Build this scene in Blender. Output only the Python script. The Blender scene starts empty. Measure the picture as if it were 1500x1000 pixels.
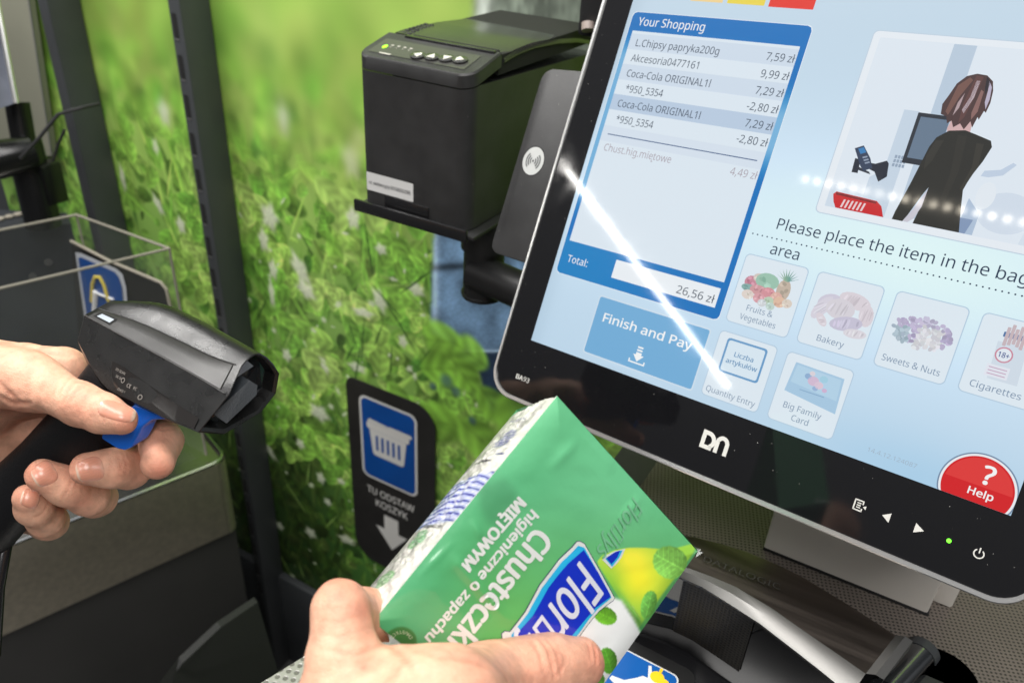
import bpy, bmesh, math, random
import numpy as np
from mathutils import Vector, Matrix
random.seed(7); rng = np.random.default_rng(7)
SC = bpy.context.scene; COL = SC.collection

# ------------------------------------------------------------------ camera, light, exposure
CAM = np.array([0.0, 0.0, 1.55])
F = 1200.0
RC = np.array([[0.86547, 0.29798, -0.40271], [0.49816, -0.42687, 0.75473], [0.05299, -0.85381, -0.51788]])
cd = bpy.data.cameras.new('camera'); cam = bpy.data.objects.new('camera', cd); COL.objects.link(cam)
cd.sensor_width = 36; cd.lens = 36 * F / 1500; cd.clip_start = 0.02; cd.clip_end = 60
Mx = Matrix([[RC[i][0], -RC[i][1], -RC[i][2], CAM[i]] for i in range(3)] + [[0, 0, 0, 1]])
cam.matrix_world = Mx
cd.dof.use_dof = True; cd.dof.focus_distance = 0.47; cd.dof.aperture_fstop = 10.5
SC.camera = cam
SC.view_settings.view_transform = 'Standard'; SC.view_settings.look = 'None'
SC.view_settings.exposure = 0.12; SC.view_settings.gamma = 1
SC.cycles.max_bounces = 8; SC.cycles.transparent_max_bounces = 12
SC.cycles.use_denoising = True

W_ = bpy.data.worlds.new('World'); SC.world = W_; W_.use_nodes = True
nt = W_.node_tree; bg = nt.nodes['Background']
tc = nt.nodes.new('ShaderNodeTexCoord'); sx = nt.nodes.new('ShaderNodeSeparateXYZ')
mr = nt.nodes.new('ShaderNodeMapRange'); mr.inputs[1].default_value = -0.5; mr.inputs[2].default_value = 0.9
rp = nt.nodes.new('ShaderNodeValToRGB')
rp.color_ramp.elements[0].color = (0.035, 0.036, 0.036, 1); rp.color_ramp.elements[1].color = (0.95, 0.97, 1.0, 1)
e_ = rp.color_ramp.elements.new(0.45); e_.color = (0.16, 0.16, 0.16, 1)
nt.links.new(tc.outputs['Generated'], sx.inputs[0]); nt.links.new(sx.outputs[2], mr.inputs[0])
nt.links.new(mr.outputs[0], rp.inputs[0]); nt.links.new(rp.outputs[0], bg.inputs[0]); bg.inputs[1].default_value = 0.5

def v3(a): return np.array(a, float)
def unit(a): a = v3(a); return a / np.linalg.norm(a)
def area_light(name, pos, target, size, energy, color=(1, 1, 1), along=None):
    l = bpy.data.lights.new(name, 'AREA'); l.shape = 'RECTANGLE'; l.size, l.size_y = size; l.energy = energy; l.color = color
    o = bpy.data.objects.new(name, l); COL.objects.link(o)
    z = -unit(v3(target) - v3(pos)); x = unit(along) if along is not None else unit(np.cross([0, 1, 0.01], z))
    if along is not None: z = unit(z - x * (z @ x))
    x = unit(x - z * (x @ z)); y = np.cross(z, x)
    o.matrix_world = Matrix([[x[i], y[i], z[i], pos[i]] for i in range(3)] + [[0, 0, 0, 1]])
    return o
# the LED tube whose mirror image crosses the screen
A_, B_ = v3([-2.59, -1.37, 2.85]), v3([-2.28, -3.26, 2.85])
area_light('tube_light', (A_ + B_) / 2, [-0.2, 0.5, 1.3], (np.linalg.norm(B_ - A_) * 1.0, 0.027), 6.5, (1, 0.97, 0.92), B_ - A_)
# soft overhead store light, then two unseen lamps added for pack, hands and wall
area_light('unseen_overhead_light', [-0.45, 0.05, 2.95], [-0.25, 0.40, 1.1], (1.6, 0.5), 23, (1, 0.975, 0.94))
area_light('unseen_overhead_light', [0.85, -0.75, 2.95], [-0.2, 0.4, 1.1], (1.0, 0.9), 26, (1, 0.98, 0.96))  # added fill from the camera side, kept out of the screen's reflection
area_light('unseen_overhead_light', [-1.6, 0.25, 2.95], [-0.75, 0.9, 0.9], (0.9, 0.5), 38, (1, 0.98, 0.95))  # added to brighten the meadow wall, no such lamp in view
# the dotted LED strip seen in the screen
for k in range(22):
    l = bpy.data.lights.new('led_light', 'POINT'); l.energy = 0.10; l.shadow_soft_size = 0.012; l.color = (1, 0.9, 0.72)
    o = bpy.data.objects.new('led_light', l); COL.objects.link(o)
    t = k / 16; o.location = (-1.28 + 0.71 * t, -1.24 - 0.05 * t, 2.85)

# ------------------------------------------------------------------ helpers
def ray(px, py): return RC @ v3([(px - 750) / F, (py - 500) / F, 1.0])
def at(px, py, d): return CAM + ray(px, py) * d
def hit(px, py, p0, n):
    r = ray(px, py); return CAM + r * (((v3(p0) - CAM) @ n) / (r @ n))
def on_y(px, py, Y): return hit(px, py, [0, Y, 0], v3([0, 1, 0]))
def on_x(px, py, X): return hit(px, py, [X, 0, 0], v3([1, 0, 0]))
def on_z(px, py, Z): return hit(px, py, [0, 0, Z], v3([0, 0, 1]))
def proj(P):
    c = (np.asarray(P) - CAM) @ RC; return np.stack([c[..., 0] / c[..., 2] * F + 750, c[..., 1] / c[..., 2] * F + 500], -1)
def s2l(c):
    c = np.clip(np.asarray(c, float), 0, None); return np.where(c <= 0.04045, c / 12.92, ((c + 0.055) / 1.055) ** 2.4)
def rgb(r, g, b): return tuple(s2l(np.array([r, g, b]) / 255.0))
def smear(m, lo, hi, scale=22):
    t = m.node_tree; b = t.nodes['Principled BSDF']; n = t.nodes.new('ShaderNodeTexNoise'); n.inputs['Scale'].default_value = scale; n.inputs['Detail'].default_value = 5; n.inputs['Distortion'].default_value = 1.2
    co = t.nodes.new('ShaderNodeTexCoord'); t.links.new(co.outputs['Object'], n.inputs['Vector']); r = t.nodes.new('ShaderNodeMapRange'); r.inputs[1].default_value = 0.35; r.inputs[2].default_value = 0.7; r.inputs[3].default_value = lo; r.inputs[4].default_value = hi
    t.links.new(n.outputs[0], r.inputs[0]); t.links.new(r.outputs[0], b.inputs['Coat Roughness'] if b.inputs['Coat Weight'].default_value > 0 else b.inputs['Roughness']); return m
class Fr:
    def __init__(s, o, x, y, z=None):
        s.o = v3(o); s.x = unit(x); s.y = unit(v3(y) - s.x * (v3(y) @ s.x)); s.z = np.cross(s.x, s.y)
    def p(s, u, v, w=0.0): return s.o + s.x * u + s.y * v + s.z * w
WORLD = Fr([0, 0, 0], [1, 0, 0], [0, 1, 0])

def new_mat(name):
    m = bpy.data.materials.new(name); m.use_nodes = True; return m, m.node_tree, m.node_tree.nodes['Principled BSDF']
def pbr(name, col, rough=0.5, metal=0.0, spec=0.5, coat=0.0, coat_r=0.05, bump=0.0, bscale=200.0, var=0.0, vscale=20.0, dust=0.0, emis=None, es=0.0, attr=False, sss=0.0, aniso=False, rvar=0.0):
    m, t, b = new_mat(name); L = t.links.new; N = t.nodes.new
    b.inputs['Base Color'].default_value = (*col, 1); b.inputs['Roughness'].default_value = rough
    b.inputs['Metallic'].default_value = metal; b.inputs['Specular IOR Level'].default_value = spec
    b.inputs['Coat Weight'].default_value = coat; b.inputs['Coat Roughness'].default_value = coat_r
    co = N('ShaderNodeTexCoord')
    src = None
    if attr:
        a = N('ShaderNodeAttribute'); a.attribute_name = 'Col'; src = a.outputs['Color']; L(src, b.inputs['Base Color'])
    if var > 0:
        n = N('ShaderNodeTexNoise'); n.inputs['Scale'].default_value = vscale; n.inputs['Detail'].default_value = 6
        if aniso:
            mp = N('ShaderNodeMapping'); mp.inputs['Scale'].default_value = (0.05, 1, 1); L(co.outputs['Object'], mp.inputs[0]); L(mp.outputs[0], n.inputs['Vector'])
        else: L(co.outputs['Object'], n.inputs['Vector'])
        mp2 = N('ShaderNodeMapRange'); mp2.inputs[1].default_value = 0.3; mp2.inputs[2].default_value = 0.7
        mp2.inputs[3].default_value = 1 - var; mp2.inputs[4].default_value = 1 + var; L(n.outputs[0], mp2.inputs[0])
        mx = N('ShaderNodeVectorMath'); mx.operation = 'SCALE'
        if src is not None: L(src, mx.inputs[0])
        else: mx.inputs[0].default_value = col
        L(mp2.outputs[0], mx.inputs['Scale']); src = mx.outputs[0]; L(src, b.inputs['Base Color'])
        if rvar > 0:
            mp3 = N('ShaderNodeMapRange'); mp3.inputs[1].default_value = 0.3; mp3.inputs[2].default_value = 0.7
            mp3.inputs[3].default_value = max(0.02, rough - rvar); mp3.inputs[4].default_value = rough + rvar; L(n.outputs[0], mp3.inputs[0]); L(mp3.outputs[0], b.inputs['Roughness'])
    if dust > 0:   # sparse pale specks lying on the surface
        vo = N('ShaderNodeTexVoronoi'); vo.inputs['Scale'].default_value = 330; L(co.outputs['Object'], vo.inputs['Vector'])
        sp = N('ShaderNodeSeparateColor'); L(vo.outputs['Color'], sp.inputs[0])
        th = N('ShaderNodeMath'); th.operation = 'MULTIPLY'; th.inputs[1].default_value = 0.085; L(sp.outputs[0], th.inputs[0])
        lt = N('ShaderNodeMath'); lt.operation = 'LESS_THAN'; L(vo.outputs['Distance'], lt.inputs[0]); L(th.outputs[0], lt.inputs[1])
        gt = N('ShaderNodeMath'); gt.operation = 'GREATER_THAN'; gt.inputs[1].default_value = 1 - dust; L(sp.outputs[1], gt.inputs[0])
        mu = N('ShaderNodeMath'); mu.operation = 'MULTIPLY'; L(lt.outputs[0], mu.inputs[0]); L(gt.outputs[0], mu.inputs[1])
        mi = N('ShaderNodeMix'); mi.data_type = 'RGBA'; L(mu.outputs[0], mi.inputs[0])
        if src is not None: L(src, mi.inputs[6])
        else: mi.inputs[6].default_value = (*col, 1)
        mi.inputs[7].default_value = (0.42, 0.41, 0.38, 1); L(mi.outputs[2], b.inputs['Base Color'])
    if bump > 0:
        n = N('ShaderNodeTexNoise'); n.inputs['Scale'].default_value = bscale; n.inputs['Detail'].default_value = 3
        L(co.outputs['Object'], n.inputs['Vector']); bp = N('ShaderNodeBump'); bp.inputs['Strength'].default_value = bump; bp.inputs['Distance'].default_value = 0.001
        L(n.outputs[0], bp.inputs['Height']); L(bp.outputs[0], b.inputs['Normal'])
    if emis is not None:
        b.inputs['Emission Color'].default_value = (*emis, 1); b.inputs['Emission Strength'].default_value = es
    if sss > 0: b.inputs['Subsurface Weight'].default_value = sss
    return m
_ui = {}
def ui(r, g, b):
    """lit pixels of the display under its glass"""
    k = (r, g, b)
    if k not in _ui:
        _ui[k] = pbr('display_pixels', (0.003, 0.003, 0.003), 0.3, spec=0.14, coat=1.0, coat_r=0.045, emis=rgb(r, g, b), es=0.86); smear(_ui[k], 0.03, 0.055)
    return _ui[k]
def ui_attr():
    m = pbr('display_picture', (0.003, 0.003, 0.003), 0.3, spec=0.14, coat=1.0, coat_r=0.045, emis=(1, 1, 1), es=0.86)
    smear(m, 0.03, 0.055); t = m.node_tree; a = t.nodes.new('ShaderNodeAttribute'); a.attribute_name = 'Col'
    t.links.new(a.outputs['Color'], t.nodes['Principled BSDF'].inputs['Emission Color']); return m

_tc = {}
try: FONT = bpy.data.fonts.load(bpy.utils.system_resource('DATAFILES') + '/fonts/NotoSansHebrew-Regular.woff2')   # Blender's own bundled typeface
except Exception: FONT = None
def text_mesh(s, bold=0.0):
    k = (s, bold)
    if k not in _tc:
        cu = bpy.data.curves.new('t', 'FONT'); cu.body = s; cu.size = 1; cu.offset = bold; cu.resolution_u = 3
        if FONT is not None: cu.font = FONT
        ob = bpy.data.objects.new('t', cu); COL.objects.link(ob)
        dg = bpy.context.evaluated_depsgraph_get(); dg.update()
        me = bpy.data.meshes.new_from_object(ob.evaluated_get(dg))
        V = np.array([v.co[:] for v in me.vertices]).reshape(-1, 3); Fs = [tuple(p.vertices) for p in me.polygons]
        bpy.data.objects.remove(ob); bpy.data.curves.remove(cu); bpy.data.meshes.remove(me)
        _tc[k] = (V, Fs)
    return _tc[k]
CAP = 0.0
def cap():
    global CAP
    if not CAP:
        V, _ = text_mesh('H'); CAP = V[:, 1].max()
    return CAP

def rr(x0, y0, x1, y1, r, n=6):
    if isinstance(r, (int, float)): r = [r] * 4
    out = []
    for (cx, cy, a0, q) in ((x1 - r[0], y1 - r[0], 0, r[0]), (x0 + r[1], y1 - r[1], 90, r[1]), (x0 + r[2], y0 + r[2], 180, r[2]), (x1 - r[3], y0 + r[3], 270, r[3])):
        for i in range(n + 1):
            a = math.radians(a0 + 90 * i / n); out.append((cx + q * math.cos(a), cy + q * math.sin(a)))
    return out
def ell(cx, cy, rx, ry, rot=0, n=28):
    c, s = math.cos(rot), math.sin(rot)
    return [(cx + rx * math.cos(a) * c - ry * math.sin(a) * s, cy + rx * math.cos(a) * s + ry * math.sin(a) * c) for a in np.linspace(0, 2 * math.pi, n, endpoint=False)]

class MB:
    def __init__(s): s.bm = bmesh.new(); s.mats = []
    def mi(s, m):
        if m not in s.mats: s.mats.append(m)
        return s.mats.index(m)
    def face(s, pts, m):
        f = s.bm.faces.new([s.bm.verts.new(tuple(p)) for p in pts]); f.material_index = s.mi(m); return f
    def poly(s, fr, pts2, w, m): return s.face([fr.p(x, y, w) for x, y in pts2], m)
    def merge(s, b2, m):
        me = bpy.data.meshes.new('tmp'); b2.to_mesh(me); b2.free()
        n0 = len(s.bm.faces); s.bm.from_mesh(me); bpy.data.meshes.remove(me); s.bm.faces.ensure_lookup_table(); k = s.mi(m)
        for f in s.bm.faces[n0:]: f.material_index = k
    def prism(s, fr, pts2, w0, w1, m, bev=0.0, seg=2):
        b = bmesh.new()
        a = [b.verts.new(tuple(fr.p(x, y, w0))) for x, y in pts2]; c = [b.verts.new(tuple(fr.p(x, y, w1))) for x, y in pts2]
        n = len(a); b.faces.new(a[::-1]); b.faces.new(c)
        for i in range(n): b.faces.new((a[i], a[(i + 1) % n], c[(i + 1) % n], c[i]))
        bmesh.ops.recalc_face_normals(b, faces=b.faces)
        if bev > 0: bmesh.ops.bevel(b, geom=list(b.edges), offset=bev, segments=seg, affect='EDGES', profile=0.5, clamp_overlap=True)
        s.merge(b, m)
    def box(s, fr, a, c, m, bev=0.0, seg=2):
        s.prism(fr, [(a[0], a[1]), (c[0], a[1]), (c[0], c[1]), (a[0], c[1])], a[2], c[2], m, bev, seg)
    def tube(s, pts, rs, m, n=20, caps=True):
        pts = [v3(p) for p in pts]; rs = [rs] * len(pts) if isinstance(rs, (int, float)) else rs
        b = bmesh.new(); rings = []; up = None
        for i, p in enumerate(pts):
            d = unit(pts[min(i + 1, len(pts) - 1)] - pts[max(i - 1, 0)])
            if up is None: up = unit(np.cross(d, [0.3, 0.5, 0.81]))
            up = unit(up - d * (up @ d)); sd = np.cross(d, up)
            rings.append([b.verts.new(tuple(p + rs[i] * (math.cos(a) * up + math.sin(a) * sd))) for a in np.linspace(0, 2 * math.pi, n, endpoint=False)])
        for A, B in zip(rings, rings[1:]):
            for i in range(n): b.faces.new((A[i], A[(i + 1) % n], B[(i + 1) % n], B[i]))
        if caps: b.faces.new(rings[0][::-1]); b.faces.new(rings[-1])
        bmesh.ops.recalc_face_normals(b, faces=b.faces); s.merge(b, m)
    def loft(s, rings, m, closed=True, caps=True):
        b = bmesh.new(); R = [[b.verts.new(tuple(p)) for p in r] for r in rings]; n = len(R[0])
        for A, B in zip(R, R[1:]):
            for i in range(n if closed else n - 1): b.faces.new((A[i], A[(i + 1) % n], B[(i + 1) % n], B[i]))
        if caps and closed: b.faces.new(R[0][::-1]); b.faces.new(R[-1])
        bmesh.ops.recalc_face_normals(b, faces=b.faces); s.merge(b, m)
    def ring(s, fr, outer, inner, w, m):
        n = len(outer)
        for i in range(n):
            s.face([fr.p(*outer[i], w), fr.p(*outer[(i + 1) % n], w), fr.p(*inner[(i + 1) % n], w), fr.p(*inner[i], w)], m)
    def text(s, fn, body, m, capsz=1.0, width=None, align='l', bold=0.0, shear=0.0, xk=1.0):
        """fn maps text units (x, y) to a world point; capsz is the capital height in those units"""
        V, Fs = text_mesh(body); k = capsz / cap(); x = V[:, 0] * k; y = V[:, 1] * k
        x0, x1 = x.min(), x.max(); sc = 1.0 if width is None else width / (x1 - x0); x = (x - x0) * sc; tw = (x1 - x0) * sc
        if align == 'r': x = x - tw
        if align == 'c': x = x - tw / 2
        x = x + shear * y
        k = s.mi(m); o_ = fn(0, 0); nv = unit(np.cross(fn(capsz, 0) - o_, fn(0, capsz) - o_)); nv = nv if nv @ (CAM - o_) > 0 else -nv
        d = bold * 1.25 * capsz; copies = [(0, 0)] if bold <= 0 else [(0, 0), (d, 0), (-d, 0), (0.5 * d, 0.6 * d), (-0.5 * d, -0.6 * d), (0.5 * d, -0.6 * d), (-0.5 * d, 0.6 * d)]
        for q, (ex, ey) in enumerate(copies):   # heavier strokes from slightly shifted layers of the same print
            vs = [s.bm.verts.new(tuple(fn(a + ex * xk, c + ey) + nv * (q * 7e-6))) for a, c in zip(x, y)]
            for f in Fs:
                try: s.bm.faces.new([vs[i] for i in f]).material_index = k
                except ValueError: pass
    def build(s, name, parent=None, smooth=35, recalc=False):
        if recalc: bmesh.ops.recalc_face_normals(s.bm, faces=s.bm.faces)
        me = bpy.data.meshes.new(name); s.bm.to_mesh(me); s.bm.free()
        for m in s.mats: me.materials.append(m)
        if smooth:
            me.polygons.foreach_set('use_smooth', [True] * len(me.polygons)); me.set_sharp_from_angle(angle=math.radians(smooth))
        o = bpy.data.objects.new(name, me); COL.objects.link(o)
        if parent is not None: attach(o, parent)
        return o
def base_of(p):
    L_ = Matrix.Translation(p.location)
    return L_ if p.parent is None else base_of(p.parent) @ p.matrix_parent_inverse @ L_
def attach(o, parent):
    o.parent = parent; o.matrix_parent_inverse = base_of(parent).inverted()
def thing(name, label, cat, loc=(0, 0, 0), group=None):
    o = bpy.data.objects.new(name, None); o.empty_display_size = 0.03; o.location = tuple(loc); COL.objects.link(o); return tag(o, label, cat, group)
def tag(o, label, cat, group=None):
    o['label'] = label; o['category'] = cat
    if group: o['group'] = group
    return o
def np_mesh(name, V, Fq, cols, mat, parent=None, smooth=True):
    """mesh from numpy arrays with a per-vertex colour attribute called Col (linear)"""
    me = bpy.data.meshes.new(name); Fq = np.asarray(Fq, np.int32); nf, k = Fq.shape
    me.vertices.add(len(V)); me.vertices.foreach_set('co', np.asarray(V, np.float32).ravel())
    me.loops.add(nf * k); me.loops.foreach_set('vertex_index', Fq.ravel())
    me.polygons.add(nf); me.polygons.foreach_set('loop_start', np.arange(0, nf * k, k, dtype=np.int32))
    me.update(calc_edges=True)
    if cols is not None:
        a = me.color_attributes.new('Col', 'FLOAT_COLOR', 'POINT')
        a.data.foreach_set('color', np.concatenate([cols, np.ones((len(V), 1))], 1).astype(np.float32).ravel())
    if smooth: me.polygons.foreach_set('use_smooth', [True] * nf)
    me.materials.append(mat); me.validate(); o = bpy.data.objects.new(name, me); COL.objects.link(o)
    if parent is not None: attach(o, parent)
    return o
def grid_faces(nu, nv):
    i = np.arange(nu * nv).reshape(nv, nu)
    return np.stack([i[:-1, :-1], i[:-1, 1:], i[1:, 1:], i[1:, :-1]], -1).reshape(-1, 4)
def smoothstep(a, b, x): t = np.clip((x - a) / (b - a), 0, 1); return t * t * (3 - 2 * t)
def vnoise(x, y, seed=0):
    """smooth value noise, 0..1"""
    r = np.random.default_rng(seed).random((256, 256)); xi = np.floor(x).astype(int); yi = np.floor(y).astype(int)
    fx = x - xi; fy = y - yi; fx = fx * fx * (3 - 2 * fx); fy = fy * fy * (3 - 2 * fy); g = lambda a, b: r[a % 256, b % 256]
    return (g(xi, yi) * (1 - fx) + g(xi + 1, yi) * fx) * (1 - fy) + (g(xi, yi + 1) * (1 - fx) + g(xi + 1, yi + 1) * fx) * fy
def in_poly(px, py, P):
    P = np.asarray(P, float); ins = np.zeros(np.shape(px), bool); n = len(P)
    for i in range(n):
        (x0, y0), (x1, y1) = P[i], P[(i + 1) % n]
        if y0 == y1: continue
        c = ((y0 > py) != (y1 > py)) & (px < (x1 - x0) * (py - y0) / (y1 - y0) + x0); ins ^= c
    return ins
def blur2(a, r):
    if r < 1: return a
    for ax in (0, 1):
        for _ in range(2):
            p = [(0, 0)] * a.ndim; p[ax] = (r + 1, r); c = np.cumsum(np.pad(a, p, mode='edge'), axis=ax)
            n = a.shape[ax]; a = (np.take(c, range(2 * r + 1, 2 * r + 1 + n), ax) - np.take(c, range(0, n), ax)) / (2 * r + 1)
    return a

# ------------------------------------------------------------------ shared materials
M_black = pbr('black_plastic', (0.018, 0.018, 0.019), 0.45, bump=0.12, bscale=900)
M_blacks = pbr('black_smooth_plastic', (0.012, 0.012, 0.013), 0.22)
M_char = pbr('charcoal_plastic', (0.025, 0.025, 0.0255), 0.5, bump=0.25, bscale=1400, var=0.25, vscale=40, dust=0.12)
M_steel_dark = pbr('dark_painted_steel', (0.052, 0.056, 0.060), 0.45, var=0.12, vscale=9)
M_slot = pbr('slot_shadow', (0.006, 0.006, 0.006), 0.9)
M_silver = pbr('silver_trim', (0.72, 0.72, 0.71), 0.28, metal=0.85)
M_white = pbr('white_print', (0.78, 0.78, 0.77), 0.4)
M_brushed = pbr('brushed_steel', (0.42, 0.40, 0.36), 0.34, metal=1.0, var=0.22, vscale=160, aniso=True)
M_chrome = pbr('polished_chrome', (0.74, 0.75, 0.74), 0.12, metal=1.0)

# ------------------------------------------------------------------ setting
b = MB(); b.face([(-9, -9, -0.22), (9, -9, -0.22), (9, 9, -0.22), (-9, 9, -0.22)], pbr('floor_tiles', (0.10, 0.10, 0.10), 0.35, var=0.15, vscale=6))
o = b.build('floor'); o['kind'] = 'structure'

# ------------------------------------------------------------------ printed meadow on the wall panel
def build_mural():
    Y = 0.95; x0, x1, z0, z1 = -1.80, 0.30, 0.03, 1.85; st = 0.0022
    nx = int((x1 - x0) / st) + 1; nz = int((z1 - z0) / st) + 1
    X = np.linspace(x0, x1, nx); Z = np.linspace(z0, z1, nz); XX, ZZ = np.meshgrid(X, Z)
    pp = proj(np.stack([XX, np.full_like(XX, Y), ZZ], -1)); PX, PY = pp[..., 0], pp[..., 1]
    # broad ground tone, light and hazy far away (top), deep green near the camera of that picture (bottom)
    top = np.array([182, 206, 98.]) / 255; mid = np.array([134, 184, 76.]) / 255; low = np.array([64, 116, 42.]) / 255
    h = np.clip((ZZ - 0.1) / 1.3, 0, 1)[..., None]
    img = np.where(h > 0.55, mid + (top - mid) * smoothstep(0.55, 1.0, h), low + (mid - low) * smoothstep(0.05, 0.55, h))
    n1 = vnoise(XX * 4, ZZ * 3, 1); n2 = vnoise(XX * 11, ZZ * 7, 2); n3 = vnoise(XX * 30, ZZ * 16, 3)
    img = img * (0.78 + 0.22 * n1 + 0.2 * n2 + 0.06 * n3)[..., None]
    # olive shade at the upper left, dark pockets at the lower left
    ol = smoothstep(-1.0, -1.25, XX) * smoothstep(1.05, 1.35, ZZ); img = img * (1 - 0.28 * ol[..., None]) + np.array([0.08, 0.07, 0.0]) * ol[..., None]
    dk = smoothstep(-0.78, -1.0, XX) * smoothstep(0.85, 0.3, ZZ); img = img * (1 - 0.40 * dk[..., None])
    soft = img.copy()
    def stamp(cx, cz, rx, rz, rot, col, alpha=0.9, edge=0.25, kind='leaf'):
        R = max(rx, rz) * 1.15; i0, i1 = int((cx - R - x0) / st), int((cx + R - x0) / st) + 2; j0, j1 = int((cz - R - z0) / st), int((cz + R - z0) / st) + 2
        i0, j0 = max(i0, 0), max(j0, 0); i1, j1 = min(i1, nx), min(j1, nz)
        if i1 - i0 < 2 or j1 - j0 < 2: return
        dx = XX[j0:j1, i0:i1] - cx; dz = ZZ[j0:j1, i0:i1] - cz; c, s = math.cos(rot), math.sin(rot)
        u = (dx * c + dz * s) / rx; v = (-dx * s + dz * c) / rz
        if kind == 'leaf': q = np.sqrt(u * u + (v * (1 + 0.35 * u)) ** 2)
        elif kind == 'berry': q = np.sqrt(u * u + v * v)
        else: q = np.sqrt(u * u + v * v) * (1 + 0.16 * np.sin(5 * np.arctan2(v, u) + cx * 90))
        a = smoothstep(1.0, 1.0 - edge, q) * alpha
        sh = 1.0 + 0.28 * v - 0.10 * np.exp(-(v / 0.09) ** 2) * (kind == 'leaf') + 0.10 * np.sin(u * 9 + np.abs(v) * 6) * (kind == 'leaf')
        if kind == 'flower': sh = 0.94 + 0.14 * v + 0.05 * np.sin(np.arctan2(v, u) * 7 + cx * 50)
        img[j0:j1, i0:i1] = img[j0:j1, i0:i1] * (1 - a[..., None]) + a[..., None] * np.clip(np.asarray(col) * sh[..., None], 0, 1)
    R = random.Random(5)
    cols = [(0.52, 0.76, 0.25), (0.45, 0.70, 0.22), (0.62, 0.82, 0.32), (0.36, 0.61, 0.18), (0.27, 0.50, 0.16), (0.68, 0.84, 0.38), (0.18, 0.35, 0.13)]
    items = []
    for k in range(9000):
        cz = z0 + (z1 - z0) * R.random() ** 1.25; cx = x0 + (x1 - x0) * R.random(); items.append((R.random(), cx, cz))
    items.sort()
    for d, cx, cz in items:
        dd = float(smoothstep(-0.78, -1.0, cx) * smoothstep(0.85, 0.3, cz)); g = min(1, (cz - 0.1) / 1.2)
        i = min(6, int(abs(R.gauss(0, 2.1)))); c = np.array(cols[i]) * (0.74 + 0.38 * g) * (0.8 + 0.4 * R.random()) * (1 - 0.5 * dd)
        if d < 0.3: c = c * 0.66
        if R.random() < 0.17: stamp(cx, cz, 0.05 + 0.05 * R.random(), 0.0035 + 0.004 * R.random(), math.radians(90 + R.gauss(0, 26)), c * 1.1, 0.75, 0.5)
        else:
            s_ = (0.010 + 0.024 * R.random() ** 1.3) * (0.75 if dd > .3 else 1); stamp(cx, cz, s_, s_ * (0.45 + 0.4 * R.random()), R.random() * 6.28, c, 0.85, 0.28)
    for k in range(900):     # soft upright blades far away
        cx = x0 + (x1 - x0) * R.random(); cz = 0.95 + 0.75 * R.random(); t_ = R.random(); stamp(cx, cz, 0.05 + 0.09 * R.random(), 0.006 + 0.016 * R.random(), math.radians(90 + R.gauss(0, 14)), ((0.80, 0.88, 0.46), (0.44, 0.58, 0.16), (0.62, 0.78, 0.30))[int(t_ * 3)], 0.12 + 0.13 * R.random(), 0.9)
    for k in range(170):     # big bright clover leaves in the middle band
        cx = -1.25 + 0.95 * R.random(); cz = 0.45 + 0.62 * R.random(); s_ = 0.018 + 0.02 * R.random(); c = np.array(cols[R.choice([0, 1, 2, 5])]) * (0.9 + 0.2 * R.random())
        for q in range(3):
            a = R.random() * 0.6 + q * 2.09; stamp(cx + s_ * 0.75 * math.cos(a), cz + s_ * 0.75 * math.sin(a), s_ * 0.85, s_ * 0.68, a, c * (0.9 + 0.2 * R.random()), 0.9, 0.2)
    def fl(px, py, rx, ry, rot=0.0, tone=(0.94, 0.96, 0.86), a=0.85):
        P = on_y(px, py, Y); k = 1.0 / 690; stamp(P[0], P[2], rx * k, ry * k * 1.1, rot, tone, a, 0.6, 'flower')
    for f in ((395, 318, 17, 20), (386, 352, 10, 18), (440, 395, 14, 26, 0.5), (448, 425, 20, 12, -0.5), (515, 235, 16, 24), (517, 320, 12, 15), (400, 395, 9, 16), (398, 430, 6, 24), (556, 440, 11, 18, 0.4), (532, 458, 20, 7, 0.1), (610, 425, 14, 9), (558, 365, 10, 8), (468, 605, 22, 15), (420, 520, 10, 12), (523, 538, 18, 8), (475, 535, 7, 15, 0.4), (590, 500, 8, 10), (415, 175, 11, 24), (525, 205, 8, 14), (240, 165, 13, 20), (180, 262, 6, 22), (228, 215, 7, 12), (440, 650, 10, 10), (455, 780, 14, 12), (508, 790, 20, 10, 0.2), (480, 735, 9, 8), (395, 660, 8, 22, 0.7), (500, 705, 9, 6), (470, 700, 10, 12), (410, 770, 10, 10), (555, 820, 18, 6, -0.4), (265, 330, 10, 14), (232, 300, 8, 18, 0.5)):
        fl(*f)
    for k in range(120):
        fl(330 + 390 * R.random(), 280 + 600 * R.random(), 1.5 + 5 * R.random() ** 2, 2 + 6 * R.random() ** 2, R.random() * 3, (0.90, 0.95, 0.80), 0.85)
    for k in range(90):
        px, py = 330 + 400 * R.random(), 300 + 580 * R.random(); P = on_y(px, py, Y); stamp(P[0], P[2], 0.03 + 0.05 * R.random(), 0.0022, math.radians(90 + R.gauss(0, 30)), (0.62, 0.78, 0.36) if k % 3 else (0.14, 0.28, 0.10), 0.8, 0.5)
    for k in range(26): fl(420 + 250 * R.random(), 20 + 300 * R.random(), 14 + 16 * R.random(), 22 + 26 * R.random(), R.random() * 3, (0.72, 0.82, 0.36), 0.3)
    # depth of field of the printed picture: strong at the top
    zb = [img, blur2(img, 3), blur2(img, 7), blur2(img, 11)]; t = np.clip((ZZ - 1.02) / 0.34, 0, 1) * 3; out = zb[0].copy()
    zb[3] = zb[3] * 0.75 + soft * 0.25
    for k in range(3): f = np.clip(t - k, 0, 1)[..., None]; out = out * (1 - f) + zb[k + 1] * f
    img = out
    lum = img.mean(2, keepdims=True); img = (img * 0.9 + lum * 0.1) * 0.94 + 0.035
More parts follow.
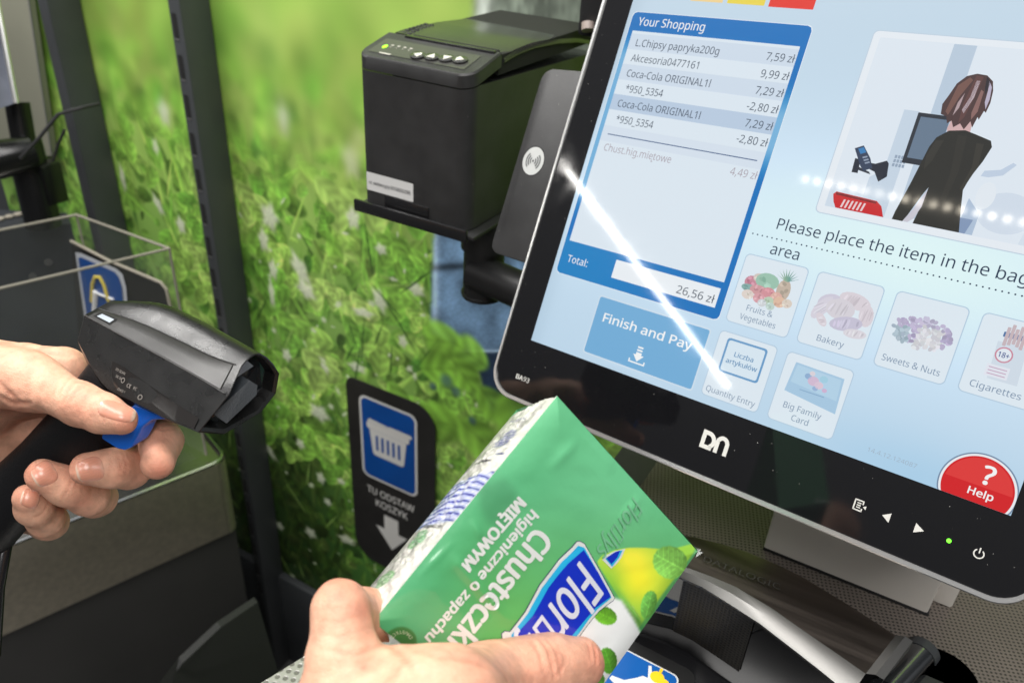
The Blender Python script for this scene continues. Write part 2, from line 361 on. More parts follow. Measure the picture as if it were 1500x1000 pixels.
    # the kneeling person of the print: grey jumper and blue jeans
    swn = vnoise(PX / 5, PY / 14, 11) * 0.5 + vnoise(PX / 14, PY / 30, 12) * 0.5; m = in_poly(PX, PY, [(702, -120), (690, 60), (700, 150), (880, 150), (890, -120)]).astype(float); m = blur2(m, 2)[..., None]
    sw = np.array([0.50, 0.54, 0.49]) * (0.66 + 0.62 * swn)[..., None] + 0.35 * np.exp(-((PX - 708) / 12) ** 2)[..., None]; img = img * (1 - m) + np.clip(sw, 0, 1) * m
    jn = vnoise(PX / 2.2, PY / 2.2, 13) * 0.3 + vnoise(PX / 20, PY / 26, 14) * 0.8 + 0.12; j1 = np.array([0.46, 0.59, 0.72]) * (0.55 + 0.62 * jn)[..., None]
    j1 = j1 * (1 - 0.55 * np.exp(-((PY - 392 + (PX - 640) * 0.06) / 6) ** 2) * (PX < 690))[..., None] + 0.28 * np.exp(-((PX - 637) / 6) ** 2)[..., None]
    j1 = np.where((PY > 516)[..., None], j1 * np.array([0.42, 0.46, 0.52]), j1); j1 = j1 + 0.3 * np.exp(-((PY - 514) / 2.5) ** 2)[..., None]
    m = blur2(in_poly(PX, PY, [(636, 330), (633, 400), (630, 488), (660, 500), (668, 520), (700, 540), (716, 600), (790, 640), (860, 330)]).astype(float), 1)[..., None]
    img = img * (1 - m) + np.clip(j1, 0, 1) * m
    for (px, py, r_, t_) in ((650, 500, 30, 1.0), (690, 520, 26, 1.05), (678, 548, 24, 0.95), (720, 590, 26, 0.9), (640, 540, 26, 1.0), (760, 610, 40, 0.9), (650, 620, 34, 0.9), (700, 640, 34, 0.95)):
        P = on_y(px, py, Y); stamp(P[0], P[2], r_ / 640, r_ / 700, px * 0.3, np.array([0.54, 0.76, 0.28]) * t_, 0.9, 0.35)
    for (px, py, r_) in ((654, 558, 14), (634, 566, 8), (668, 574, 11), (692, 616, 9)):
        P = on_y(px, py, Y); stamp(P[0], P[2], r_ / 740, r_ / 700, 0.4, (0.20, 0.30, 0.46), 0.6, 0.8, 'berry')
    V = np.stack([XX, np.full_like(XX, Y), ZZ], -1).reshape(-1, 3); C = np.clip(s2l(np.clip(img, 0, 1).reshape(-1, 3)) * 1.0, 0, 0.85)
    mat = pbr('printed_meadow', (0.2, 0.4, 0.1), 0.32, spec=0.35, attr=True)
    root = thing('mural_panel', 'tall wall panel printed with a green clover meadow and blue jeans', 'wall panel', (-0.75, Y, -0.22))
    np_mesh('meadow_print', V, grid_faces(nx, nz), C, mat, root)
    b = MB(); b.box(WORLD, (x0 - 0.05, Y + 0.0015, -0.22), (x1 + 0.6, Y + 0.03, 2.2), M_steel_dark); b.box(WORLD, (x0 - 0.05, Y - 0.02, -0.22), (x1, Y - 0.0015, 0.075), M_steel_dark, 0.003); b.build('backing_board', root)
build_mural()

# sign stuck on the meadow
def build_sign():
    Y = 0.947; fr = Fr([0, Y, 0], [1, 0, 0], [0, 0, 1]); z = CAM[2]
    mb = pbr('black_vinyl', (0.022, 0.021, 0.020), 0.3, var=0.15, vscale=30); mblue = pbr('blue_vinyl', rgb(14, 74, 150), 0.3, var=0.12, vscale=12); mw = pbr('white_vinyl', (0.66, 0.65, 0.62), 0.35)
    root = thing('basket_sign', 'black vinyl sign with a blue basket symbol stuck on the meadow print', 'sign', (-0.75, Y, z - 1.28))
    X0, X1, Z0, Z1 = -0.843, -0.645, z - 1.285, z - 0.838
    b = MB(); b.prism(fr, rr(X0, Z0, X1, Z1, [0.045, 0.02, 0.055, 0.045]), -0.0005, 0.0012, mb); b.build('sheet', root)
    b = MB(); b.poly(fr, rr(-0.8135, z - 1.056, -0.684, z - 0.866, 0.016), 0.0016, mw); b.poly(fr, rr(-0.8085, z - 1.051, -0.689, z - 0.871, 0.012), 0.0019, mblue); b.build('symbol_field', root)
    b = MB(); cx = -0.7495; cz = z - 0.955; s_ = 0.00105; q = lambda pts: [(cx + x * s_, cz + y * s_) for x, y in pts]
    b.poly(fr, q(rr(-46, 18, 46, 32, 4)), 0.0022, mw); b.poly(fr, q([(-40, 17.7), (40, 17.7), (34, -34), (30, -38), (-30, -38), (-34, -34)]), 0.0022, mw)
    b.poly(fr, q(rr(2, 30.5, 52, 39, 4)), 0.0026, mw); b.poly(fr, q([(-44, 32.3), (6, 32.3), (0, 37), (-40, 40)]), 0.0021, mw)
    for k in range(5): x = -24 + 12 * k; b.poly(fr, q(rr(x - 2.7, -25, x + 2.7, 8, 2)), 0.0025, mblue)
    b.build('basket_symbol', root)
    b = MB(); b.text(lambda x, y: fr.p(-0.748 + x, z - 1.096 + y, 0.0018), 'TU ODSTAW', mw, 0.017, 0.112, 'c', 0.012); b.text(lambda x, y: fr.p(-0.746 + x, z - 1.123 + y, 0.0018), 'KOSZYK', mw, 0.017, 0.076, 'c', 0.012); b.build('lettering', root)
    b = MB(); c2 = -0.748; b.poly(fr, [(c2 - 0.017, z - 1.138), (c2 + 0.017, z - 1.138), (c2 + 0.017, z - 1.175), (c2 + 0.038, z - 1.175), (c2, z - 1.225), (c2 - 0.038, z - 1.175), (c2 - 0.017, z - 1.175)], 0.0018, mw); b.build('arrow', root)
build_sign()

# slotted shelving uprights in front of the mural
def upright(x0, x1, y0, y1, ztop, label, slot):
    root = thing('slotted_upright', label, 'post', ((x0 + x1) / 2, (y0 + y1) / 2, -0.22), 'dark steel uprights in front of the mural')
    b = MB(); b.box(WORLD, (x0, y0, -0.22), (x1, y1, ztop), M_steel_dark, 0.003); b.build('column', root)
    z = 0.05; w = (x1 - x0) * 0.20; xc = (x0 + x1) / 2 - 0.002; fr = Fr([0, y0, 0], [1, 0, 0], [0, 0, 1]); edge = pbr('bare_steel_edge', (0.2, 0.2, 0.2), 0.4, metal=0.5)
    while slot and z < ztop - 0.05:
        b = MB(); b.poly(fr, rr(xc - w, z, xc + w, z + 0.036, 0.002, 2), 0.0006, M_slot); b.poly(fr, rr(xc - w, z - 0.0035, xc + w, z - 0.0005, 0.001, 2), 0.0008, edge); b.build('slot', root, smooth=0); z += 0.061
upright(-1.096, -1.070, 0.888, 0.947, 2.2, 'slotted dark steel upright standing right behind the handheld scanner', True)
upright(-1.416, -1.389, 0.885, 0.947, 2.2, 'plain dark upright farther left, black cable looped across it', False)
b = MB(); p = [at(30, 232, 1.28), at(55, 205, 1.27), at(85, 168, 1.27), at(100, 163, 1.268), at(120, 158, 1.27), at(145, 152, 1.29)]; b.tube(p, 0.0028, M_black, 8)
b.tube([at(95, 190, 1.3), at(85, 212, 1.31), at(78, 235, 1.33)], 0.0025, M_black, 8)
tag(b.build('cable'), 'thin black cable looped across the far left upright', 'cable')

# ------------------------------------------------------------------ neighbouring till on the left
def build_neighbour():
    zt = CAM[2] - 0.992; Bp = v3([-1.0, 0.77, zt]); Ap = v3([-1.121, 0.433, zt]); d = unit(Bp - Ap); n = np.cross([0, 0, 1], d); n = -n if n[0] < 0 else n   # n looks right, to the viewer
    L = np.linalg.norm(Bp - Ap); fr = Fr(Ap, d, [0, 0, 1])   # x along the face, y up, z = outward or inward
    sgn = 1.0 if fr.z @ n > 0 else -1.0
    P = lambda u, v, w: fr.p(u, v, w * sgn)
    frn = Fr(Ap, d if sgn > 0 else -d, [0, 0, 1]); fx = 1 if sgn > 0 else -1
    root = thing('till_counter', 'dark grey neighbouring till counter with a brushed steel band', 'counter', (*Ap[:2] + np.array([-0.1, 0.1]), 0))
    m_band = pbr('brushed_band', (0.66, 0.59, 0.48), 0.5, metal=1.0, var=0.10, vscale=90, aniso=True)
    b = MB(); b.prism(frn, [(fx * -0.6, -0.175), (fx * (L - 0.004), -0.175), (fx * (L - 0.004), -0.003), (fx * -0.6, -0.003)], -0.004, 0.0, m_band, 0.0015)
    corner = [P(L - 0.004, v, -0.004) for v in (-0.175, -0.003)]
    rings = [[P(L - 0.004 + 0.02 * math.sin(a), v, -0.02 + 0.02 * math.cos(a)) for a in np.linspace(0, math.pi / 2, 7)] for v in (-0.175, -0.003)]; b.loft(rings, m_band, closed=False, caps=False)
    b.face([P(L + 0.016, -0.175, -0.02), P(L + 0.016, -0.175, -0.25), P(L + 0.016, -0.003, -0.25), P(L + 0.016, -0.003, -0.02)], m_band); b.build('steel_band', root)
    b = MB(); b.tube([P(-0.6, 0, -0.002), P(L - 0.012, 0, -0.002), P(L + 0.006, 0, -0.008), P(L + 0.014, 0, -0.022), P(L + 0.014, 0, -0.25)], 0.0035, M_chrome, 8); b.build('rolled_edge', root)
    b = MB(); b.face([P(-0.6, -0.006, -0.005), P(L + 0.01, -0.006, -0.005), P(L + 0.01, -0.006, -0.30), P(-0.6, -0.006, -0.30)], pbr('polished_ledge', (0.52, 0.5, 0.46), 0.2, metal=1.0)); b.build('ledge', root)
    b = MB(); b.prism(frn, [(fx * -0.6, -0.77), (fx * (L + 0.012), -0.77), (fx * (L + 0.012), -0.178), (fx * -0.6, -0.178)], -0.30, -0.008, pbr('grey_laminate', (0.040, 0.038, 0.037), 0.5, var=0.1, vscale=8), 0.003); b.build('front_panel', root)
    # ramp plate rising to the upright
    b = MB(); q = [at(225, 1010, 1.07), at(262, 962, 1.09), at(318, 910, 1.14), at(372, 874, 1.20), at(405, 985, 1.24), at(412, 1100, 1.2), at(225, 1100, 1.0)]
    e = [p_ + 0.012 * n for p_ in q]; mk_ = pbr('dark_panel', (0.022, 0.022, 0.022), 0.5, spec=0.3); b.face(q, mk_); b.face(e[::-1], mk_)
    for i in range(len(q)): j = (i + 1) % len(q); b.face([q[i], q[j], e[j], e[i]], mk_)
    b.build('kick_plate', root, recalc=True)
    # clear acrylic guard on the counter
    g = thing('acrylic_guard', 'clear acrylic tray guard standing on the neighbouring counter', 'guard', tuple(P(L / 2, 0.0, -0.02)))
    mg, t, bs = new_mat('clear_acrylic'); bs.inputs['Base Color'].default_value = (0.25, 0.27, 0.25, 1); bs.inputs['Roughness'].default_value = 0.06; bs.inputs['Alpha'].default_value = 0.10; bs.inputs['Specular IOR Level'].default_value = 0.5
    me = pbr('acrylic_edge', (0.26, 0.24, 0.20), 0.25)
    h = 0.415; w = 0.225; u0 = -0.62; u1 = L - 0.012; lx = v3([-1, 0, 0])
    c0 = P(u1, 0.004, -0.03); c1 = P(u0, 0.004, -0.03); c2 = c1 + lx * w; c3 = c0 + lx * w; H = v3([0, 0, h])
    for nm, (a_, b_) in (('side_sheet', (c0, c1)), ('end_sheet', (c0, c3)), ('side_sheet', (c3, c2))):
        b = MB(); b.face([a_, b_, b_ + H, a_ + H], mg); o = b.build(nm, g, smooth=0); b = MB(); b.tube([a_ + H, b_ + H], 0.0022, me, 8); b.build('polished_edge', o)
    b = MB(); b.tube([c0, c0 + H], 0.0022, me, 8); b.build('corner_edge', g); b = MB(); b.tube([c3, c3 + H], 0.0018, me, 8); b.build('corner_edge', g)
    # sign hanging behind the end sheet
    s = thing('fruit_sign', 'black sign with a blue fruit symbol behind the clear acrylic guard', 'sign', tuple((c0 + c3) / 2 + H * 0.45))
    ef = Fr(c0 + H + v3([0.0, -0.006, 0]), [-1, 0, 0], [0, 0, 1]); Q = lambda px, py: hit(px, py, ef.o, v3([0, 1, 0]))
    ox = [Q(104, 353), Q(160, 382), Q(215, 405), Q(236, 414), Q(244, 424), Q(252, 460), Q(262, 560), Q(120, 560)]
    b = MB(); b.face(ox, pbr('sign_black', (0.016, 0.015, 0.015), 0.35)); b.build('sheet', s, smooth=0)
    b = MB(); b.tube(ox[:6], 0.0028, pbr('pale_rim', (0.30, 0.27, 0.22), 0.4), 8); b.build('rim', s)
    off = v3([0, -0.002, 0]); b = MB(); o8 = [(112, 369), (120, 370), (172, 393), (181, 401), (186, 420), (190, 470), (126, 470)]; i8 = [(117, 377), (122, 376), (170, 397), (176, 404), (181, 420), (185, 470), (131, 470)]
    b.face([Q(*p_) + off for p_ in o8], pbr('sign_rim', (0.5, 0.52, 0.56), 0.4)); b.face([Q(*p_) + 1.8 * off for p_ in i8], pbr('sign_blue', rgb(18, 70, 138), 0.35)); b.build('symbol_field', s, smooth=0)
    b = MB(); b.tube([Q(138, 440) + 2.6 * off, Q(139, 415) + 2.6 * off, Q(143, 404) + 2.6 * off, Q(150, 404) + 2.6 * off, Q(156, 415) + 2.6 * off, Q(163, 440) + 2.6 * off], 0.003, pbr('symbol_yellow', rgb(210, 190, 80), 0.4), 8)
    b.tube([Q(142, 455) + 2.6 * off, Q(144, 425) + 2.6 * off], 0.0045, M_white, 8); b.tube([Q(138, 425) + 2.6 * off, Q(170, 437) + 2.6 * off], 0.002, M_white, 8); b.build('fruit_symbol', s)
    # equipment standing behind the guard: dark cabinet, payment arm, pale column
    k = thing('till_cabinet', 'dark till cabinet with a row of pale studs behind the acrylic guard', 'cabinet', tuple(c2 * [1, 1, 0] + v3([0.1, 0.35, 0])))
    zc = CAM[2] - 0.655; T = lambda px, py: on_z(px, py, zc)
    m_cab = pbr('cabinet_blue_black', (0.028, 0.031, 0.038), 0.4, var=0.2, vscale=14)
    top = [T(-160, 345), T(104, 328), T(98, 312), T(-160, 300)]
    b = MB(); low_ = [p_ * [1, 1, 0] + v3([0, 0, -0.2]) for p_ in top]; b.face(top, m_cab)
    for i in range(4): j = (i + 1) % 4; b.face([low_[i], low_[j], top[j], top[i]], m_cab)
    b.build('body', k, recalc=True, smooth=0)
    b = MB()
    for px in range(-12, 84, 13): c = T(px, 326 - (px + 12) * 0.25) + v3([0, 0, 0.002]); b.tube([c, c + v3([0, 0, 0.003])], 0.0075, pbr('stud', (0.4, 0.36, 0.3), 0.4) if px == -12 else b.mats[0], 10)
    b.build('stud_row', k)
    for (px, py, r_, t_) in ((66, 347, 0.007, 0.4), (2, 366, 0.006, 0.3), (71, 384, 0.006, 0.01), (48, 405, 0.006, 0.01)):
        b = MB(); c = at(px, py, 1.55); b.tube([c, c - ray(px, py) * 0.004], r_ * 1.2, pbr('cabinet_bolt', (t_, t_, t_), 0.5), 10); b.build('bolt', k)
    a = thing('payment_arm', 'black tubular payment terminal arm at the far left till', 'arm', tuple(T(40, 316)))
    m_arm = pbr('arm_black', (0.009, 0.009, 0.010), 0.25)
    b = MB(); b.tube([at(33, 205, 1.43), at(48, 262, 1.45), at(64, 330, 1.49)], 0.030, m_arm, 28); b.build('post', a)
    b = MB(); b.tube([at(25, 150, 1.40), at(40, 238, 1.43)], 0.0195, m_arm, 28); b.build('sleeve', a)
    b = MB(); b.tube([at(-120, 236, 1.36), at(0, 234, 1.37), at(47, 222, 1.40)], [0.034, 0.032, 0.027], m_arm, 28); b.build('crossbar', a)
    b = MB(); f2 = Fr(at(73, 268, 1.46), [1, 0, 0], [0, 1, 0]); b.box(f2, (-0.016, -0.02, -0.036), (0.016, 0.02, 0.038), m_arm, 0.004); b.build('clamp', a)
    c = thing('pale_column', 'beige painted column at the far left edge behind the payment arm', 'column', tuple(on_y(50, 225, 0.93) * [1, 1, 0]))
    b = MB(); xr = on_y(76, 225, 0.93)[0]; q = [on_y(-40, -60, 0.93), on_y(33, -60, 0.93), on_y(76, 228, 0.93), on_y(-20, 236, 0.93)]
    e = [p_ + v3([0, 0.012, 0]) for p_ in q]; mp = pbr('beige_paint', (0.27, 0.27, 0.21), 0.45, var=0.08, vscale=6); b.face(q, mp); b.face(e[::-1], mp)
    for i in range(4): j = (i + 1) % 4; b.face([q[i], q[j], e[j], e[i]], mp)
    b.build('board', c, recalc=True, smooth=0); b = MB(); b.tube([q[1], q[2]], 0.002, pbr('trim_grey', (0.2, 0.2, 0.19), 0.4), 8); b.build('edge_trim', c)
    m = thing('till_monitor', 'silver edged dark screen of the till at the far left edge', 'monitor', tuple(at(-20, 150, 1.3)))
    q = [at(-90, -30, 1.25), at(-6, -20, 1.28), at(26, 150, 1.33), at(-90, 190, 1.28)]; e = [p_ + v3([-0.03, 0.008, 0]) for p_ in q]
    b = MB(); mm = pbr('till_screen', (0.12, 0.13, 0.16), 0.12, var=0.5, vscale=10); b.face(q, mm); b.face(e[::-1], M_black)
    for i in range(4): j = (i + 1) % 4; b.face([q[i], q[j], e[j], e[i]], M_black)
    b.build('glass', m, recalc=True, smooth=0); b = MB(); b.tube([q[1] + v3([.002, -.004, 0]), q[2] + v3([.002, -.004, 0])], 0.0045, M_silver, 8); b.build('frame', m)
build_neighbour()

# ------------------------------------------------------------------ kiosk: counter, scanner, monitor
def perforated(name, base, hole, scale, rough, metal, deep=0.5, rot=(0, 0, 20)):
    m, t, bs = new_mat(name); N = t.nodes.new; L = t.links.new
    co = N('ShaderNodeTexCoord'); mp = N('ShaderNodeMapping'); mp.vector_type = 'TEXTURE'; mp.inputs['Rotation'].default_value = tuple(math.radians(a) for a in rot); mp.inputs['Scale'].default_value = (1 / scale, 1 / scale, 1 / scale); L(co.outputs['Object'], mp.inputs[0])
    vo = N('ShaderNodeTexVoronoi'); vo.voronoi_dimensions = '2D'; vo.inputs['Randomness'].default_value = 0.0; vo.inputs['Scale'].default_value = 1.0; L(mp.outputs[0], vo.inputs['Vector'])
    r = N('ShaderNodeMapRange'); r.inputs[1].default_value = 0.24; r.inputs[2].default_value = 0.34; L(vo.outputs['Distance'], r.inputs[0])
    n = N('ShaderNodeTexNoise'); n.inputs['Scale'].default_value = 14; n.inputs['Detail'].default_value = 5; L(co.outputs['Object'], n.inputs['Vector'])
    mi = N('ShaderNodeMix'); mi.data_type = 'RGBA'; mi.inputs[6].default_value = (*hole, 1); mi.inputs[7].default_value = (*base, 1); L(r.outputs[0], mi.inputs[0])
    hs = N('ShaderNodeVectorMath'); hs.operation = 'SCALE'; mr = N('ShaderNodeMapRange'); mr.inputs[3].default_value = 0.7; mr.inputs[4].default_value = 1.25; L(n.outputs[0], mr.inputs[0]); L(mi.outputs[2], hs.inputs[0]); L(mr.outputs[0], hs.inputs['Scale'])
    L(hs.outputs[0], bs.inputs['Base Color']); bs.inputs['Roughness'].default_value = rough; bs.inputs['Metallic'].default_value = metal
    bp = N('ShaderNodeBump'); bp.inputs['Strength'].default_value = deep; bp.inputs['Distance'].default_value = 0.001; L(r.outputs[0], bp.inputs['Height']); L(bp.outputs[0], bs.inputs['Normal']); return m

def build_kiosk():
    zc = CAM[2] - 0.54; zs = CAM[2] - 0.46
    root = thing('kiosk_counter', 'black self checkout counter with a raised perforated brown metal shelf', 'counter', (0.15, 0.65, -0.22))
    m_perf = perforated('perforated_sheet', (0.175, 0.148, 0.126), (0.040, 0.033, 0.028), 330, 0.5, 0.1)
    b = MB(); b.box(WORLD, (-0.150, 0.455, zs - 0.012), (0.62, 0.92, zs), m_perf, 0.002); b.build('perforated_shelf', root)
    b = MB(); b.box(WORLD, (-0.19, 0.47, -0.22), (0.62, 0.92, zs - 0.0125), M_black, 0.004); b.build('cabinet', root)
    b = MB(); b.box(WORLD, (-0.20, 0.05, zc - 0.03), (0.62, 0.468, zc), pbr('black_glass_top', (0.010, 0.010, 0.011), 0.12, dust=0.25), 0.002); b.build('glass_top', root)
    b = MB(); b.box(WORLD, (-0.19, 0.07, -0.22), (0.62, 0.45, zc - 0.032), M_black, 0.004); b.build('base', root)
    # pale weighing plate on the left
    s = thing('scale_plate', 'pale dimpled steel weighing plate beside the black counter', 'plate', (-0.33, 0.25, zc))
    q = [on_z(380, 1000, zc), on_z(536, 904, zc)]; dv = unit(q[1] - q[0]); q0 = q[0] - dv * 0.2; q1 = q[1] + dv * 0.02; rt = v3([dv[1], -dv[0], 0]) * 0.22
    m_pl = perforated('dimpled_steel', (0.62, 0.61, 0.58), (0.30, 0.29, 0.27), 160, 0.35, 0.5)
    frp = Fr(q0, rt, dv); b = MB(); b.prism(frp, [(0, 0), (0.2, 0), (0.2, np.linalg.norm(q1 - q0)), (0, np.linalg.norm(q1 - q0))], -0.02, 0.0, m_pl, 0.001); b.build('plate_top', s)
    b = MB(); b.prism(frp, [(0.02, 0.02), (0.2, 0.02), (0.2, 0.18), (0.02, 0.18)], -1.20, -0.021, M_black); b.build('plinth', s)
    # table-top scanner: brushed cap, chrome rim, dark window
    t = thing('counter_scanner', 'arched brushed steel and chrome scanner with dark glass on the black counter', 'scanner', (-0.02, 0.44, zc))
    zt = CAM[2] - 0.44
    back = [on_z(x, y, zt + 0.003) for x, y in ((1020, 787), (1060, 797), (1097, 809), (1140, 827), (1180, 847), (1250, 890), (1312, 930))]
    front = [on_z(x, y, zt) for x, y in ((1010, 832), (1045, 845), (1078, 859), (1130, 890), (1180, 925), (1225, 956), (1268, 986))]
    rim = [on_z(x, y, zt - 0.005) for x, y in ((990, 842), (1028, 859), (1062, 880), (1112, 912), (1164, 952), (1206, 985), (1246, 1018))]
    ext = lambda P: [P[0] + (P[0] - P[1]) * k - v3([0, 0.012 * k * k * 0.25, 0]) for k in (2.6, 1.7, 0.9)] + P
    back, front, rim = ext(back), ext(front), ext(rim)
    und = [p + v3([0, 0.004, -0.006]) for p in rim]; und2 = [p + v3([0, 0.02, -0.012]) for p in rim]
    bt = [p + v3([0, 0.002, -0.02]) for p in back]
    b = MB(); m_br = pbr('brushed_bronze_steel', (0.24, 0.205, 0.18), 0.34, metal=1.0, var=0.16, vscale=120, aniso=True, rvar=0.06)
    b.loft([back, front], m_br, closed=False, caps=False); b.loft([bt, back], m_br, closed=False, caps=False)
    b.face([front[-1], back[-1], bt[-1], und2[-1], und[-1], rim[-1]], M_chrome); b.build('top_cover', t, recalc=True)
    b = MB(); mc = pbr('satin_chrome', (0.25, 0.245, 0.235), 0.5, metal=1.0); r1 = [a * 0.5 + c * 0.5 + v3([0, -0.001, 0.002]) for a, c in zip(front, rim)]; b.loft([front, r1, rim, und, und2], mc, closed=False, caps=False)
    e0, e1 = front[-1], back[-1]; dd = unit(rim[-1] - front[-1]); sx_ = v3([0.011, 0.0035, 0.0]); b.loft([[e0, e1], [e0 + sx_ * 0.5 + [0, 0, .001], e1 + sx_ * 0.5 + [0, 0, .001]], [e0 + sx_ + [0, 0, -.002], e1 + sx_ + [0, 0, -.002]], [e0 + sx_ + [0, 0.004, -.012], e1 + sx_ + [0, 0, -.012]]], mc, closed=False, caps=False); b.build('chrome_rim', t, recalc=True)
    b = MB(); fx = unit((front[-1] - front[4]) * [1, 1, 0]); c0 = (back[5] + front[5]) / 2
    pts = [((back[i] * 0.52 + front[i] * 0.48), (front[i] - back[i])) for i in range(len(back))]
    P0 = on_z(1031, 818, zt + 0.0028); P1 = on_z(1143, 860, zt + 0.0022); ux = P1 - P0; uy = unit(np.cross([0, 0, 1], ux)); L0 = np.linalg.norm(ux)
    b.text(lambda x, y: P0 + ux * (x / L0) + uy * (y - 0.0035) + v3([0, 0, 0.0012 - 0.006 * (x / L0 - 0.5) ** 2 * 0]), 'DATALOGIC', pbr('embossed_letters', (0.03, 0.028, 0.025), 0.3), 0.0055, L0, 'l', 0.01); b.build('lettering', t)
    b = MB(); m_win = pbr('dark_window_glass', (0.006, 0.006, 0.007), 0.03, spec=0.9)
    wt = [p + v3([0, 0.014, -0.011]) for p in rim]; wb = [np.array([p[0], p[1] + 0.006, zc + 0.001]) for p in wt]; b.loft([wt, wb], m_win, closed=False, caps=False); b.build('window', t, recalc=True)
    # woven speaker grille let into the window
    i0 = 4; ga = wb[i0] * 0.55 + wb[i0 - 1] * 0.45; gd = on_z(1087, 1000, zc + 0.004)
    mesh_m = perforated('speaker_mesh', (0.022, 0.019, 0.015), (0.003, 0.003, 0.003), 360, 0.4, 0.4, rot=(90, 0, 0))
    g0 = v3([-0.066, 0, 0]); u = unit(wb[-1] - wb[3]); nrm = unit(np.cross(u, [0, 0, 1])); nrm = nrm if nrm[1] < 0 else -nrm
    def curve(tq, z):
        lst = wt if z > 0.5 else wb; xs = [p[0] for p in lst]; k = int(np.clip(np.searchsorted(xs, tq) - 1, 0, len(lst) - 2)); f = (tq - xs[k]) / (xs[k + 1] - xs[k]); return lst[k] * (1 - f) + lst[k + 1] * f
    b = MB(); rows = [[curve(x, 0) * (1 - s_) + curve(x, 1) * s_ + nrm * 0.0012 for x in np.linspace(-0.082, -0.026, 8)] for s_ in (0.22, 0.97)]; b.loft(rows, mesh_m, closed=False, caps=False); b.build('grille', t, recalc=True)
    b = MB(); b.tube([on_z(1296, 1016, zt - 0.022), on_z(1345, 962, zt - 0.022)], 0.011, pbr('dark_chrome', (0.22, 0.23, 0.24), 0.15, metal=1.0), 24); b.tube([on_z(1345, 962, zt - 0.022), on_z(1352, 953, zt - 0.022)], 0.0115, M_steel_dark, 24); b.build('hinge_barrel', t)
    b = MB(); c = on_z(1378, 990, zt - 0.02); b.tube([c - v3([0, 0, 0.05]), c + v3([0, 0, -0.004]), c], [0.026, 0.026, 0.024], M_char, 32); b.build('side_knob', t)
    # sticker on the counter top, mostly below the frame
    s = thing('weighing_sign', 'blue and black hand and fruit sticker lying on the black counter', 'sign', (-0.08, 0.36, zc + 0.001))
    f = Fr([on_z(924, 957, zc)[0], on_z(924, 957, zc)[1], zc], [1, -0.03, 0], [0.03, 1, 0])
    mb = pbr('black_vinyl', (0.016, 0.016, 0.016), 0.3); mw = pbr('white_vinyl', (0.7, 0.7, 0.68), 0.35); mbl = pbr('blue_vinyl', rgb(22, 88, 160), 0.3); my = pbr('yellow_vinyl', rgb(238, 200, 40), 0.35)
    b = MB(); b.poly(f, rr(-0.02, -0.20, 0.052, 0.012, 0.01), 0.0008, mb); b.build('sheet', s, smooth=0)
    b = MB(); b.poly(f, rr(-0.008, -0.060, 0.0415, 0.001, 0.006), 0.0012, mw); b.poly(f, rr(-0.0068, -0.0588, 0.0403, -0.0003, 0.005), 0.0015, mbl); b.build('symbol_field', s, smooth=0)
    b = MB(); b.poly(f, [(0.0205, -0.014), (0.0165, -0.0035), (0.0185, -0.0025), (0.0225, -0.0105), (0.034, -0.018), (0.0385, -0.026), (0.034, -0.05), (0.012, -0.05), (0.004, -0.034), (-0.004, -0.031), (-0.0035, -0.0275), (0.006, -0.026), (0.013, -0.019), (0.0165, -0.0145)][::-1], 0.0018, mw); b.build('hand_symbol', s, smooth=0)
    b = MB(); b.poly(f, ell(0.0262, -0.0095, 0.0055, 0.0052), 0.0019, my); b.poly(f, ell(0.0325, -0.0122, 0.0045, 0.0042), 0.0021, my); b.poly(f, ell(0.0265, -0.0025, 0.0012, 0.0024), 0.0020, my); b.build('fruit_symbol', s, smooth=0)
    b = MB()
    for i, tx in enumerate(('TU ZWAŻ', 'OWOCE', 'I WARZYWA')): b.text(lambda x, y: f.p(0.0165 + x, -0.078 - 0.011 * i + y, 0.0012), tx, mw, 0.0068, None, 'c', 0.012)
    b.poly(f, [(0.0105, -0.112), (0.0225, -0.112), (0.0225, -0.128), (0.03, -0.128), (0.0165, -0.143), (0.003, -0.128), (0.0105, -0.128)], 0.0012, mw); b.build('lettering', s, smooth=0)
build_kiosk()

